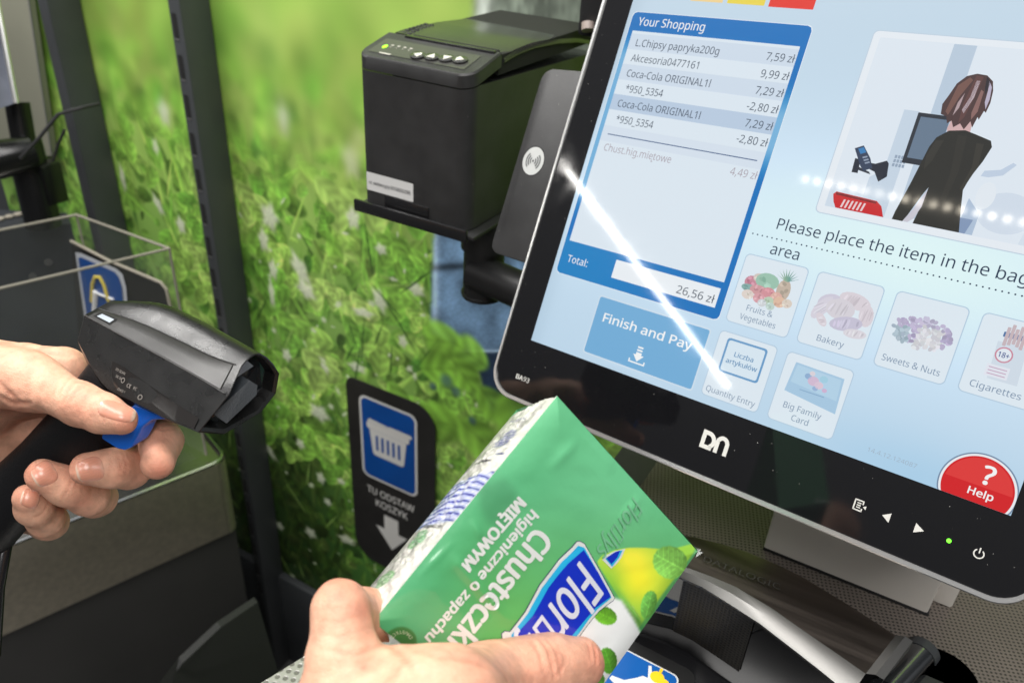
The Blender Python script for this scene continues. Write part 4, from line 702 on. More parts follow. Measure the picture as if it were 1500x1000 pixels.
# ------------------------------------------------------------------ receipt printer on its bracket
def build_printer():
    z = CAM[2]; Yf = 0.590; xl, xr = -0.491, -0.369; zb, zl = z - 0.308, z - 0.183; yb = 0.84
    root = thing('receipt_printer', 'black receipt printer with four round buttons on a bracket', 'printer', ((xl + xr) / 2, 0.7, zb + 0.001))
    m = M_char; r = 0.014
    def outline(x0, x1, y0, y1, r, n=7): return [(x0 + r - r * math.cos(a), y0 + r - r * math.sin(a)) for a in np.linspace(0, math.pi / 2, n)] + [(x1 - r + r * math.sin(a), y0 + r - r * math.cos(a)) for a in np.linspace(0, math.pi / 2, n)] + [(x1, y1), (x0, y1)]
    prof_y = [0.58, 0.60, 0.637, 0.665, 0.697, 0.75, 0.805, 0.85]; prof_lo = [-0.180, -0.1765, -0.1675, -0.1655, -0.166, -0.171, -0.179, -0.186]
    flo = lambda y: z + np.interp(y, prof_y, prof_lo)
    o = outline(xl, xr, Yf, yb, r); b = MB()
    lowr = [np.array([x, y, zb + 0.001]) for x, y in o]; topr = [np.array([x, y, flo(y) - 0.001]) for x, y in o]; b.loft([lowr, topr], m, caps=False); b.face([p for p in topr], M_blacks); b.face(lowr[::-1], m); b.build('body', root, recalc=True)
    # front cap with sloping control panel
    b = MB(); yp = 0.640; o2 = outline(xl, xr, Yf, yp, r); n = len(o2)
    hi = lambda y: z - 0.1665 + (y - Yf) * 0.24
    e0 = [np.array([x, y, flo(y)]) for x, y in o2]; e1 = [np.array([x, y, hi(y) - 0.0015]) for x, y in o2]
    cx, cy = (xl + xr) / 2, (Yf + yp) / 2; sh = lambda p, k: np.array([cx + (p[0] - cx) * (1 - k / 0.06), cy + (p[1] - cy) * (1 - k / 0.025), p[2]])
    e2 = [sh(p, 0.0012) + [0, 0, 0.0013] for p in e1]; e2 = [np.array([p[0], p[1], hi(p[1])]) for p in e2]
    b.loft([e0, e1, e2], m, caps=True); cap_ = b.build('front_cap', root, recalc=True)
    pz = lambda x, y: np.array([x, y, hi(y) + 0.0005])
    b = MB(); pm = pbr('panel_foil', (0.05, 0.05, 0.046), 0.35); b.face([pz(xl + 0.008, Yf + 0.008), pz(xr - 0.012, Yf + 0.008), pz(xr - 0.012, Yf + 0.036), pz(xl + 0.008, Yf + 0.036)], pm); b.build('control_panel', root, smooth=0)
    up = unit([0, -0.24, 1.0])
    for k, px in enumerate((612, 633, 654, 674)):
        p = hit(px, 83 + k * 2.2, pz(-0.43, 0.6), up); f = Fr(p + up * 0.0004, [1, 0, 0], [0, 1, 0.24]); b = MB()
        b.prism(f, ell(0, 0, 0.0072, 0.0066, 0, 24), 0.0, 0.0014, pbr('button_ring', (0.03, 0.03, 0.03), 0.25, spec=0.8) if k == 0 else bpy.data.materials['button_ring'], 0.0004)
        ar = [[(-.0042, 0), (.002, .0044), (.004, .001), (.002, -.0044)], [(0, .0046), (.0044, -.003), (-.0044, -.003)], [(0, -.0046), (-.0044, .003), (.0044, .003)], [(.0042, 0), (-.002, -.0044), (-.004, .001), (-.002, .0044)]][k]
        b.poly(f, ar, 0.0017, pbr('button_mark', (0.6, 0.58, 0.54), 0.3) if k == 0 else bpy.data.materials['button_mark']); b.build('button', root)
    p = hit(564, 69, pz(-0.43, 0.6), up); b = MB(); f = Fr(p + up * 0.0005, [1, 0, 0], [0, 1, 0.24]); b.poly(f, ell(0, 0, 0.0021, 0.0036), 0, pbr('green_lamp', (0.1, 0.4, 0.02), 0.3, emis=(0.4, 1.0, 0.02), es=2.0)); b.build('status_light', root, smooth=0)
    b = MB(); mp = pbr('printed_legend', (0.42, 0.4, 0.36), 0.5)
    for k in range(4):
        q = hit(574 + k * 9, 68 + k * 1.6, pz(-0.43, 0.6), up); f = Fr(q + up * 0.0003, [1, 0, 0], [0, 1, 0.24]); b.poly(f, rr(-.0014, .0002, .0014, .0026, .0004, 2), 0, mp); b.poly(f, rr(-.0005, -.003, .0005, -.0016, .0002, 2), 0, mp)
    q = hit(564, 79, pz(-0.43, 0.6), up); f = Fr(q + up * 0.0003, [1, 0, 0], [0, 1, 0.24]); b.poly(f, rr(-.0062, -.0012, .0062, .0012, .0004, 2), 0, mp); b.build('legend', root, smooth=0)
    # paper slot and cutter cover behind the panel
    b = MB(); s0 = Fr([0, 0, 0], [1, 0, 0], [0, 1, 0]); zt = hi(0.634); b.box(s0, (xl + 0.022, 0.6335, zt - 0.004), (xr - 0.004, 0.6395, zt + 0.0022), M_blacks, 0.0015); b.build('tear_bar', root)
    b = MB(); b.box(s0, (xl + 0.024, 0.6398, zt - 0.01), (xr - 0.006, 0.648, zt + 0.0012), M_slot, 0.0012); b.build('paper_slot', root)
    # domed lid
    lx0, lx1 = xl + 0.001, xr - 0.0015; ys = np.linspace(0.6485, yb, 18); zl_ = lambda y: z + np.interp(y, [0.648, 0.665, 0.70, 0.75, 0.80, 0.84], [-0.1575, -0.1545, -0.1530, -0.1560, -0.1620, -0.171])
    b = MB(); rings = []
    for y in ys:
        t = zl_(y); lo = flo(y) + 0.0105; rings.append([np.array([lx0, y, lo]), np.array([lx0, y, t - 0.006]), np.array([lx0 + 0.002, y, t - 0.002]), np.array([lx0 + 0.008, y, t]), np.array([lx1 - 0.008, y, t - 0.001]), np.array([lx1 - 0.002, y, t - 0.003]), np.array([lx1, y, t - 0.007]), np.array([lx1, y, min(lo, t - 0.008)])])
    b.loft(rings, pbr('lid_plastic', (0.030, 0.030, 0.030), 0.24, bump=0.05, bscale=800)); b.build('lid', root, recalc=True)
    b = MB(); b.box(s0, (xl + 0.003, 0.6405, z - 0.175), (xr - 0.003, yb - 0.002, z - 0.158), M_slot); b.build('lid_gap', root)
    b = MB()
    for i in range(7):
        for j in range(2): x = xl + 0.006 + 0.0065 * j; y = 0.655 + 0.006 * i; b.box(s0, (x - 0.0022, y - 0.0016, zl_(y) - 0.002), (x + 0.0022, y + 0.0016, zl_(y) + 0.0004), m, 0.0005)
    b.build('grip_pattern', root)
    # asset label and lower flap
    fr = Fr([0, Yf, 0], [1, 0, 0], [0, 0, 1]); b = MB(); b.poly(fr, rr(-0.483, z - 0.2915, -0.4285, z - 0.2735, 0.0008, 3), 0.0004, pbr('label_white', (0.66, 0.66, 0.65), 0.4)); md = pbr('label_ink', (0.06, 0.06, 0.07), 0.5)
    b.text(lambda x, y: fr.p(-0.480 + x, z - 0.2848 + y, 0.0006), 'nr. ewidencyjny 001580002568', md, 0.0034, 0.048, 'l', 0.01); b.build('asset_label', root, smooth=0)
    b = MB(); b.box(WORLD, (-0.462, Yf - 0.0012, zb + 0.002), (-0.411, Yf + 0.01, z - 0.2925), M_blacks, 0.0006); b.build('lower_flap', root)
    # bracket: tray, round post, side arm
    br = thing('printer_bracket', 'black tray, round post and side arm holding up the receipt printer', 'bracket', (-0.39, 0.66, zb - 0.05))
    b = MB(); b.box(WORLD, (xl - 0.004, Yf - 0.004, zb - 0.004), (xr + 0.01, yb - 0.02, zb), M_black, 0.001); b.box(WORLD, (xl - 0.004, Yf - 0.0075, zb - 0.006), (xr + 0.004, Yf - 0.0035, zb + 0.006), M_blacks, 0.0012); b.build('tray', br)
    c = at(703, 420, 0.83); c0 = np.array([c[0], c[1] + 0.006, zb - 0.0045]); c1 = np.array([c0[0], c0[1], at(700, 470, 0.80)[2] + 0.003])
    b = MB(); b.tube([c1 + v3([0, 0, 0]), c1 + v3([0, 0, 0.0035]), c1 + v3([0, 0, 0.005]), c0 - v3([0, 0, 0.03]), c0 - v3([0, 0, 0.03]), c0], [0.0215, 0.0225, 0.0205, 0.0205, 0.0235, 0.0235], M_black, 40); b.build('post', br)
    b = MB(); a0 = c1 + v3([0.0, -0.004, 0.030]); b.tube([a0 + v3([-0.004, -0.006, 0]), a0 + v3([0.12, -0.02, -0.004])], [0.0185, 0.0185], M_black, 36); b.build('side_arm', br)
    b = MB(); k = at(688, 338, 0.80); b.tube([k + v3([-0.012, 0.002, -0.004]), k + v3([0.012, 0.002, -0.004])], 0.0055, M_black, 16); b.build('hinge', br)
    # short mast behind the monitor
    b = MB(); f = Fr(at(858, 46, 0.80), [1, 0, 0], [0, 1, 0]); b.box(f, (-0.006, -0.008, -0.004), (0.05, 0.03, 0.25), M_black, 0.004); b.tube([at(861, 34, 0.785), at(861, 45, 0.785)], 0.0062, pbr('mast_foot', (0.34, 0.28, 0.25), 0.4), 16)
    tag(b.build('mast'), 'short black mast with a pinkish foot behind the monitor top corner', 'mast')
build_printer()

# ------------------------------------------------------------------ pack of tissues held in front of the monitor
K0 = at(820, 581, 0.36); K1 = at(1027, 808, 0.4104); K3 = at(549, 913, 0.3276)
KB = K3 - K0; KA = K1 - K0; KN = unit(np.cross(KB, KA)); KN = -KN if KN @ (K0 - CAM) > 0 else KN     # KN faces the camera
KL, KH = np.linalg.norm(KB), np.linalg.norm(KA); KF = Fr(K0, KB, KA)
def pack_uv(px, py): P = hit(px, py, K0, KN) - K0; return float(P @ KF.x), float(P @ KF.y)
def puff(u, v):
    """height of the film above the flat face: slight cushion and creases"""
    u = np.asarray(u, float); v = np.asarray(v, float); e = np.clip(np.minimum(np.minimum(u, KL - u), np.minimum(v, KH - v)) / 0.012, 0, 1)
    h = 0.0014 * np.sin(np.clip(u / KL, 0, 1) * math.pi) * np.sin(np.clip(v / KH, 0, 1) * math.pi) + 0.0006 * (vnoise(u * 38, v * 30, 21) - 0.5) * 2 + 0.00016 * (vnoise(u * 160 + v * 60, v * 90, 22) - 0.5) * 2
    for (x0, y0, x1, y1, w, a) in PUFF_LINES:
        dx, dy = x1 - x0, y1 - y0; L2 = dx * dx + dy * dy; t = np.clip(((u - x0) * dx + (v - y0) * dy) / L2, 0, 1); d = np.hypot(u - x0 - t * dx, v - y0 - t * dy); h = h + 1.7 * a * np.exp(-(d / w) ** 2) * np.sin(t * math.pi)
    return h * e - 0.0022 * (1 - e) ** 2
PUFF_LINES = []
for (a_, c_, w_, h_) in (((655, 806), (750, 916), 0.0026, 0.0009), ((610, 850), (668, 790), 0.0016, 0.0005), ((700, 700), (780, 622), 0.0018, 0.0004), ((905, 690), (842, 625), 0.002, 0.0005), ((800, 690), (850, 640), 0.003, 0.0004), ((906, 870), (948, 925), 0.0014, 0.0010), ((940, 700), (985, 790), 0.002, 0.0006), ((905, 760), (950, 720), 0.003, 0.0004), ((880, 690), (930, 640), 0.004, 0.0004), ((690, 760), (705, 790), 0.0015, 0.0004)):
    PUFF_LINES.append((*pack_uv(*a_), *pack_uv(*c_), w_, h_))
def pk(px, py, lift=0.00035):
    u, v = pack_uv(px, py); return KF.p(u, v, 0) + KN * (float(puff(u, v)) + lift)
def build_pack():
    root = thing('tissue_pack', 'green film wrapped pack of mint scented tissues held by the lower hand', 'tissue pack', tuple(K0 + (KA + KB) / 2 - KN * 0.03))
    n = 250; U, Vv = np.meshgrid(np.linspace(0, KL, n), np.linspace(0, KH, n)); P = KF.o + U[..., None] * KF.x + Vv[..., None] * KF.y
    pp = proj(P); X, Y = pp[..., 0], pp[..., 1]; P = P + puff(U, Vv)[..., None] * KN
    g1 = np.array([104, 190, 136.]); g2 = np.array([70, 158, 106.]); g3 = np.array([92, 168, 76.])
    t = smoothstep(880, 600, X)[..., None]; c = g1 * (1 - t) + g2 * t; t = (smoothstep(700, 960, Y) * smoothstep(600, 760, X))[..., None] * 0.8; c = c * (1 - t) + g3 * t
    c = c + 10 * (vnoise(U * 60, Vv * 60, 31) - 0.5)[..., None]
    # lime panel with its soft yellow glow
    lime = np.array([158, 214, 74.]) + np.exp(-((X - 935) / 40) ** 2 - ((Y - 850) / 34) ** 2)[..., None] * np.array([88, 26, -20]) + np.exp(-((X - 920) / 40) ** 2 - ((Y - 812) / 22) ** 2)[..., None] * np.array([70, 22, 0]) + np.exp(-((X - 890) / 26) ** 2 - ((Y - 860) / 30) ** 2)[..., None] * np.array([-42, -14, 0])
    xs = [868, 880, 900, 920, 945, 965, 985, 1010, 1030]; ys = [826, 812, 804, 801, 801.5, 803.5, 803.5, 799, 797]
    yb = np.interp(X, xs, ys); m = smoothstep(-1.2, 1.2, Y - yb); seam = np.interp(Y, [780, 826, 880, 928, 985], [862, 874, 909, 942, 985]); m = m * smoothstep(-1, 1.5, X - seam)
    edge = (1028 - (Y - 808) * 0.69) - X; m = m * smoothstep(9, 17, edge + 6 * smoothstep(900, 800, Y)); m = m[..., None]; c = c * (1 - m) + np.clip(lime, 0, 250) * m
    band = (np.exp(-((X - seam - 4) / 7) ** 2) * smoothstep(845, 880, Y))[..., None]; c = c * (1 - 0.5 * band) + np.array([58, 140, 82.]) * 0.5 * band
    # white field below the brand panel
    low = in_poly(X, Y, [(896, 873), (909, 878), (942, 928), (985, 985), (960, 1200), (600, 1200), (640, 1010), (800, 960), (842, 936), (862, 905)]).astype(float); low = blur2(low, 1)[..., None]; c = c * (1 - low) + np.array([242, 244, 242.]) * low
    # dark round emblem
    em = smoothstep(23, 20, np.hypot((X - 590), (Y - 940) * 1.0))[..., None]; c = c * (1 - em) + np.array([56, 118, 60.]) * em
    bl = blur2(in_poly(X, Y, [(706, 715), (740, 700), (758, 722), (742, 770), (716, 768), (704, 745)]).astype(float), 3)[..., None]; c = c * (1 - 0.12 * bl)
    def leaf(cx, cy, rx, ry, rot, tone):
        nonlocal c
        dx, dy = X - cx, Y - cy; cs, sn = math.cos(rot), math.sin(rot); u = (dx * cs + dy * sn) / rx; v = (-dx * sn + dy * cs) / ry
        q = np.sqrt(u * u + v * v) + 0.012 * np.sin(np.arctan2(v, u) * 16); a = smoothstep(1.03, 0.93, q)[..., None]
        vein = np.exp(-(v / 0.06) ** 2) + 0.75 * np.exp(-((np.abs((u * 3.4 + np.abs(v) * 1.6) % 1 - 0.5)) / 0.09) ** 2) * (np.abs(v) < 0.9)
        k = 0.92 + 0.18 * v + 0.14 * vein + 0.14 * (vnoise(X / 3, Y / 3, 8) - 0.5); c = c * (1 - a) + np.clip(np.array(tone) * k[..., None], 0, 240) * a
    leaf(983, 824, 28, 24, 0.5, (140, 208, 92)); leaf(951, 886, 22, 13, 1.75, (120, 196, 84)); leaf(885, 900, 18, 13, 0.4, (112, 184, 48)); leaf(892, 968, 22, 14, 1.2, (98, 172, 52)); leaf(868, 996, 22, 16, 0.3, (92, 168, 56))
    film = pbr('printed_film', (0.1, 0.4, 0.15), 0.40, spec=0.4, coat=1.0, coat_r=0.07, attr=True, bump=0.16, bscale=220)
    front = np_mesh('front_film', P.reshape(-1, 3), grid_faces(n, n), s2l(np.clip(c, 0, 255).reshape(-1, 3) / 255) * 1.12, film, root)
    ink = lambda nm, r, g, b_: pbr(nm, rgb(r, g, b_), 0.35, coat=0.8, coat_r=0.06)
    wi = ink('white_ink', 226, 230, 226)
    def words(b, s, o, wv, uv_, m, bold, capu=1.0, lift=0.00035):
        o, wv, uv_ = v3(o), v3(wv), v3(uv_); L = np.linalg.norm(wv)
        b.text(lambda x, y: pk(*(o + wv * (x / L) + uv_ * y), lift), s, m, capu, L, 'l', bold, 0.0, float(np.linalg.norm(uv_)))
    b = MB(); words(b, 'Chusteczki', (783, 771), (-128, 163), (25, 22), wi, 0.045); b.build('headline', front, smooth=0)
    b = MB(); words(b, 'higieniczne o zapachu', (777, 745), (-155, 187), (9.8, 10.2), wi, 0.06); b.build('second_line', front, smooth=0)
    b = MB(); words(b, 'MIĘTOWYM', (758, 727), (-84, 97), (11.5, 11), wi, 0.07); b.build('third_line', front, smooth=0)
    b = MB(); em_ = ink('emblem_ink', 190, 206, 170)
    for i, ch in enumerate('CHUSTECZ'):
        a = math.radians(-25 - i * 19); cx, cy = 590 + 16 * math.cos(a), 940 + 16 * math.sin(a); tx = v3([math.sin(a), -math.cos(a)]); b.text(lambda x, y: pk(*(v3([cx, cy]) + tx * x + v3([-math.cos(a), -math.sin(a)]) * y)), ch, em_, 4.6, None, 'c', 0.02)
    b.build('emblem_lettering', front, smooth=0)
    # brand panel
    def pl(pts, k, lift, m, b):
        c0 = np.mean(pts, 0); f = [(x, y) for x, y in pts]
        if k:   # inset along the outline normal
            out = []; n_ = len(f)
            for i in range(n_):
                p0, p1, p2 = v3(f[i - 1]), v3(f[i]), v3(f[(i + 1) % n_]); d = unit(p2 - p0); nr = v3([-d[1], d[0]]); out.append(tuple(p1 + nr * k))
            f = out
        b.face([pk(x, y, lift) for x, y in f], m)
    O = [(847, 790), (842, 790.5), (834, 800), (816, 817), (802, 835), (787, 854), (777, 873), (766, 893), (755, 908), (744, 922), (737, 921), (732, 925), (733, 937), (742, 945), (760, 975), (800, 985), (822, 960), (847, 930), (862, 909), (876, 893), (888, 884), (896, 878.5), (899, 874), (896, 868), (876, 832), (854, 794)]
    ar = sum(O[i - 1][0] * O[i][1] - O[i][0] * O[i - 1][1] for i in range(len(O))); sg = 1.0 if ar > 0 else -1.0
    b = MB(); pl(O, 0, 0.00025, ink('navy_ink', 30, 36, 92), b); pl(O, 1.1 * sg, 0.0004, wi, b); I = [(844, 797), (836, 806), (819, 822), (805, 840), (791, 858), (781, 876), (770, 896), (756, 914), (747, 926), (744, 940), (765, 972), (800, 980), (820, 956), (845, 926), (860, 904), (872, 890), (886, 879), (893, 873), (891, 868), (873, 836), (853, 800)]
    pl(I, 0, 0.00055, ink('cyan_ink', 40, 182, 232), b); J = [(852, 803), (843, 811), (829, 823), (814, 840), (800, 858), (789, 878), (777, 899), (762, 916), (750, 929), (748, 940), (766, 970), (798, 976), (815, 952), (840, 922), (857, 901), (870, 887), (884, 877), (891.5, 872), (890, 867), (873, 836)]
    pl(J, 0, 0.0007, ink('royal_blue_ink', 16, 48, 196), b); panel = b.build('brand_panel', front, smooth=0)
    b = MB(); words(b, 'Florαlys', (845, 820), (-108, 152), (35, 47), ink('letter_ink', 224, 228, 240), 0.018, lift=0.0009); b.build('brand_lettering', panel, smooth=0)
    # second panel half covered by the overlapping film, and its ghost showing through
    b = MB(); pl([(893, 831), (880, 818), (882, 813), (897, 805.5), (914, 802), (908, 815), (902, 823)], 0, 0.00025, wi, b); pl([(894, 828), (884, 816), (898, 807), (910, 803.5), (905, 814)], 0, 0.0004, bpy.data.materials['cyan_ink'], b); pl([(893, 824), (885, 815), (898, 806.4), (906, 804), (901, 815)], 0, 0.0005, bpy.data.materials['royal_blue_ink'], b); b.build('covered_panel', front, smooth=0)
    gh = ink('ghost_ink', 122, 190, 146); b = MB(); words(b, 'Florαlys', (926, 727), (-56, 74), (14, 21), gh, 0.012, lift=0.0006); b.build('ghost_lettering', front, smooth=0)
    # spine: mini packs seen through clear film
    TH = 0.040; bk = hit(757, 600, K0 - KN * TH, KN); dT = bk - K0; ns, nt_ = 260, 60; Sg, Tg = np.meshgrid(np.linspace(0, 1, ns), np.linspace(0, 1, nt_))
    Pm = K0 + Sg[..., None] * KB + Tg[..., None] * dT; side = unit(np.cross(KB, dT)); side = side if side @ (K0 - CAM) < 0 else -side
    bul = 0.0018 * np.sin(Tg * math.pi) * (0.6 + 0.8 * vnoise(Sg * 14, Tg * 3, 41)) + 0.0011 * (vnoise(Sg * 60, Tg * 9, 42) - 0.5) * np.sin(Tg * math.pi) + 0.0007 * (vnoise(Sg * 120, Tg * 22, 43) - 0.5) * np.sin(Tg * math.pi)
    endr = np.clip(np.minimum(Sg, 1 - Sg) / 0.04, 0, 1); bul = bul - 0.003 * (1 - endr) ** 2 * Tg; Pm = Pm + bul[..., None] * side - KN * (0.0022 * (1 - smoothstep(0, 0.10, Tg)))[..., None]
    w = Sg * 260; c = np.array([226, 224, 216.]) + 22 * (vnoise(Sg * 40, Tg * 6, 44) - 0.5)[..., None]
    cr = smoothstep(0.62, 0.75, vnoise(Sg * 34 + Tg * 6, Tg * 9, 45)) * (Tg > 0.2); c = c * (1 - 0.16 * cr)[..., None]
    c = c * (1 - 0.22 * smoothstep(0.5, 0.95, Tg) * (vnoise(Sg * 22, Tg * 4, 46)))[..., None]
    sIn = smoothstep(0.335, 0.35, Sg - 0.05 * Tg) * smoothstep(0.575, 0.56, Sg - 0.05 * Tg); ph = (Sg * 56 + np.sin(Tg * 5) * 0.9 + 0.5 * vnoise(Sg * 8, Tg * 3, 47)) % 1.55
    st = smoothstep(0.0, 0.1, ph) * smoothstep(0.5, 0.4, ph); st2 = smoothstep(0.9, 0.95, ph) * smoothstep(1.12, 1.05, ph); lav = np.array([180, 186, 222.]); nav = np.array([52, 58, 150.])
    c = c * (1 - (sIn * 0.95)[..., None]) + (lav * (1 - st)[..., None] + nav * st[..., None]) * (sIn * 0.95)[..., None]; k = (sIn * st2)[..., None]; c = c * (1 - k) + np.array([232, 232, 240.]) * k
    k = (sIn * np.exp(-((Tg - 0.42 - 0.02 * np.sin(Sg * 200)) / 0.03) ** 2))[..., None] * 0.8; c = c * (1 - k) + np.array([222, 222, 230.]) * k
    for (s0, t0, rs, rt, tone) in ((0.19, 0.45, 0.05, 0.2, (120, 124, 160)), (0.30, 0.55, 0.008, 0.24, (30, 30, 34)), (0.60, 0.5, 0.010, 0.3, (40, 40, 44)), (0.66, 0.62, 0.05, 0.2, (96, 158, 104)), (0.84, 0.6, 0.045, 0.22, (104, 160, 100)), (0.27, 0.25, 0.008, 0.1, (60, 66, 110))):
        q = np.hypot((Sg - s0) / rs, (Tg - t0) / rt); wv = 0.45 + 0.55 * (vnoise(Sg * 300, Tg * 40, 48) > 0.45); k = (smoothstep(1.0, 0.8, q) * wv * 0.75)[..., None]; c = c * (1 - k) + np.array(tone) * k
    k = smoothstep(0.09, 0.06, Tg)[..., None] * 0.75; c = c * (1 - k) + np.array([232, 234, 228.]) * k
    clear = pbr('clear_film', (0.6, 0.6, 0.58), 0.30, spec=0.5, coat=0.9, coat_r=0.06, attr=True)
    spine = np_mesh('spine', Pm.reshape(-1, 3), grid_faces(ns, nt_), s2l(np.clip(c, 0, 255).reshape(-1, 3) / 255) * 0.95, clear, root)
    b = MB(); ni = ink('navy_print', 60, 66, 140)
    sp = lambda s_, t_: K0 + KB * s_ + dT * t_ + side * (0.0030)
    b.text(lambda x, y: sp(0.10 + y * 0.9, 0.24 + x), 'PL8357/4', ni, 0.016, 0.40, 'l', 0.0)
    for k in range(5): b.text(lambda x, y: sp(0.17 + k * 0.016 + y * 0.9, 0.2 + x), ('producent', 'warstwy 3', 'sztuk 10x9', 'wyrób PL', 'celuloza')[k], ni, 0.009, 0.34 - 0.02 * (k % 3), 'l', 0.0)
    b.build('spine_lettering', spine, smooth=0)
    # remaining film faces: two ends and the back
    gm = pbr('green_film', rgb(92, 170, 118), 0.35, coat=0.8, coat_r=0.08); b = MB(); i = 0.0022; q = lambda s_, t_, w_: K0 + KB * s_ + KA * t_ + dT * w_ - KN * 0.0022 * (w_ == 0)
    for a_, c_ in (((0, 1), (1, 1)), ((0, 0), (0, 1)), ((1, 1), (1, 0))):
        b.face([q(*a_, 0), q(*c_, 0), q(*c_, 1), q(*a_, 1)], gm)
    b.face([q(0, 0, 1), q(1, 0, 1), q(1, 1, 1), q(0, 1, 1)], gm); b.build('back_film', root, recalc=True, smooth=0)
    # crumpled clear film tips at two corners
    mg, t_, bs = new_mat('film_tip'); bs.inputs['Base Color'].default_value = (0.8, 0.82, 0.8, 1); bs.inputs['Roughness'].default_value = 0.12; bs.inputs['Alpha'].default_value = 0.4
    R = random.Random(4)
    for (c_, dirs) in ((K1, (KA, -KB * 0.4)),):
        b = MB()
        for k in range(5):
            o = c_ - KN * 0.0035 * k * 0.8 + KB * 0.01 * R.random(); a = o + unit(dirs[0]) * (0.001 + 0.0022 * R.random()) + unit(dirs[1]) * 0.002 * R.random(); b.face([o - KA * 0.03 + KN * .001 * R.random(), a, o + KB * 0.03 - KN * 0.001, o - KN * 0.002], mg)
        b.build('film_tip', root, smooth=0)
build_pack()

# ------------------------------------------------------------------ handheld scanner
ga = unit([0.87, 0.46, 0]) * math.sqrt(1 - 0.2025); ga = v3([ga[0], ga[1], -0.45]); u0_ = unit(v3([0, -1, 0]) - ga * (-ga[1])); l0_ = np.cross(u0_, ga); l0_ = -l0_ if l0_[2] < 0 else l0_
cr_, sr_ = math.cos(math.radians(30)), math.sin(math.radians(30)); GA, GL, GU = RC @ ga, RC @ (cr_ * l0_ + sr_ * u0_), RC @ (cr_ * u0_ - sr_ * l0_)
GK = 0.40 / 1200; GO = at(330, 578, 0.402)   # near crest at the mouth of the head
def G(s, l, u): return GO + (GA * ((s - 262) * 1.17) + GL * (l + 52) + GU * u) * GK     # s from the back, l from the middle (near side negative), u up
def gplane(px, py, l=0.0): return hit(px, py, G(0, l, 0), GL)
def build_scanner():
    root = thing('handheld_scanner', 'black handheld barcode scanner with a blue trigger gripped by the left hand', 'scanner', tuple(G(60, 0, -200)))
    shell = pbr('scanner_shell', (0.007, 0.007, 0.007), 0.30, spec=0.4, bump=0.15, bscale=1500, var=0.3, vscale=90, rvar=0.08); strip = pbr('scanner_cover', (0.020, 0.019, 0.018), 0.38, spec=0.4, bump=0.12, bscale=1800, var=0.15, vscale=120)
    ST = dict(W=[(113, 498, .4430), (150, 562, .4270), (194, 588, .4150), (246, 614, .4045), (290, 633, .3965)],
              C=[(123, 461, .4460), (176, 490, .4330), (230, 519, .4205), (287, 551, .4090), (334, 579, .4000)],
              U=[(142, 451, .4520), (202, 471, .4400), (262, 498, .4280), (312, 522, .4170), (353, 536, .4090)],
              T=[(166, 440, .4600), (228, 444, .4500), (285, 467, .4390), (331, 491, .4290), (381, 517, .4180)],
              X=[(182, 452, .4720), (250, 460, .4640), (306, 486, .4540), (356, 514, .4440), (409, 547, .4310)],
              Y=[(172, 500, .4760), (240, 520, .4690), (296, 540, .4590), (346, 556, .4490), (404, 576, .4340)],
              Z=[(158, 540, .4700), (215, 590, .4570), (280, 604, .4440), (335, 612, .4330), (381, 605, .4240)],
              B=[(130, 540, .4580), (175, 600, .4420), (228, 612, .4290), (284, 628, .4180), (327, 636, .4080)])
    PT = {k: [at(*q) for q in v] for k, v in ST.items()}
    def cr(P, t):
        t = min(max(t, 0.0), len(P) - 1.0); i = min(int(t), len(P) - 2); f = t - i; g = lambda k: P[k] if 0 <= k < len(P) else (2 * P[0] - P[1] if k < 0 else 2 * P[-1] - P[-2])
        a, b_, c, d = g(i - 1), g(i), g(i + 1), g(i + 2); return 0.5 * (2 * b_ + (c - a) * f + (2 * a - 5 * b_ + 4 * c - d) * f * f + (3 * b_ - a - 3 * c + d) * f ** 3)
    def ringp(t, k=1.0):
        q = {n_: cr(P, t) for n_, P in PT.items()}; sd = [q['W'] * (1 - v) + q['C'] * v + unit(np.cross(GA, q['C'] - q['W'])) * 0.0 for v in (0.0, 0.06, 0.5, 0.94, 1.0)]
        dome = [cr([q['C'], q['U'], q['T'], q['X'], q['Y']], v) for v in (1.25, 1.5, 1.75, 2.0, 2.3, 2.6, 3.0)]
        P = sd + [q['C'] * .5 + q['U'] * .5, q['U']] + dome + [q['Y'], q['Z'], q['B']]; c = sum(P) / len(P); return [c + (p - c) * k for p in P]
    NR = 17
    b = MB(); fwd = unit(PT['C'][4] - PT['C'][3]); rings = []
    for k, sh in ((0.45, 0.0042), (0.74, 0.0034), (0.9, 0.0018), (0.975, 0.0006)): rings.append([p - unit(PT['C'][1] - PT['C'][0]) * (sh - 0.0008) for p in ringp(0.0, k)])
    rings += [ringp(t) for t in np.linspace(0.02, 4, 18)]
    m1 = [p + fwd * 0.0004 for p in ringp(4, 0.965)]; m2 = [p - fwd * 0.0006 for p in ringp(4, 0.90)]; m3 = [p - fwd * 0.0075 for p in ringp(4, 0.84)]
    b.loft(rings + [m1, m2, m3], shell, caps=False); b.face(rings[0][::-1], shell); b.build('head_shell', root, smooth=32, recalc=True)
    b = MB(); b.face([p - fwd * 0.0068 for p in ringp(4, 0.845)], pbr('scan_window', (0.008, 0.010, 0.012), 0.06, spec=0.8)); b.build('scan_window', root, smooth=0)
    b = MB(); plm = pbr('mouth_plate', (0.026, 0.031, 0.036), 0.45, bump=0.3, bscale=1500)
    q = [at(312, 606, .4045), at(366, 557, .4130), at(377, 564, .4150), at(376, 578, .4150), at(332, 620, .4075)]; e = [p - fwd * 0.012 for p in q]; b.face(q, plm); b.face(e[::-1], plm)
    for i_ in range(5): j_ = (i_ + 1) % 5; b.face([q[i_], q[j_], e[j_], e[i_]], plm)
    b.build('mouth_plate', root, recalc=True, smooth=0)
    toC = lambda p, d: p + unit(CAM - p) * d
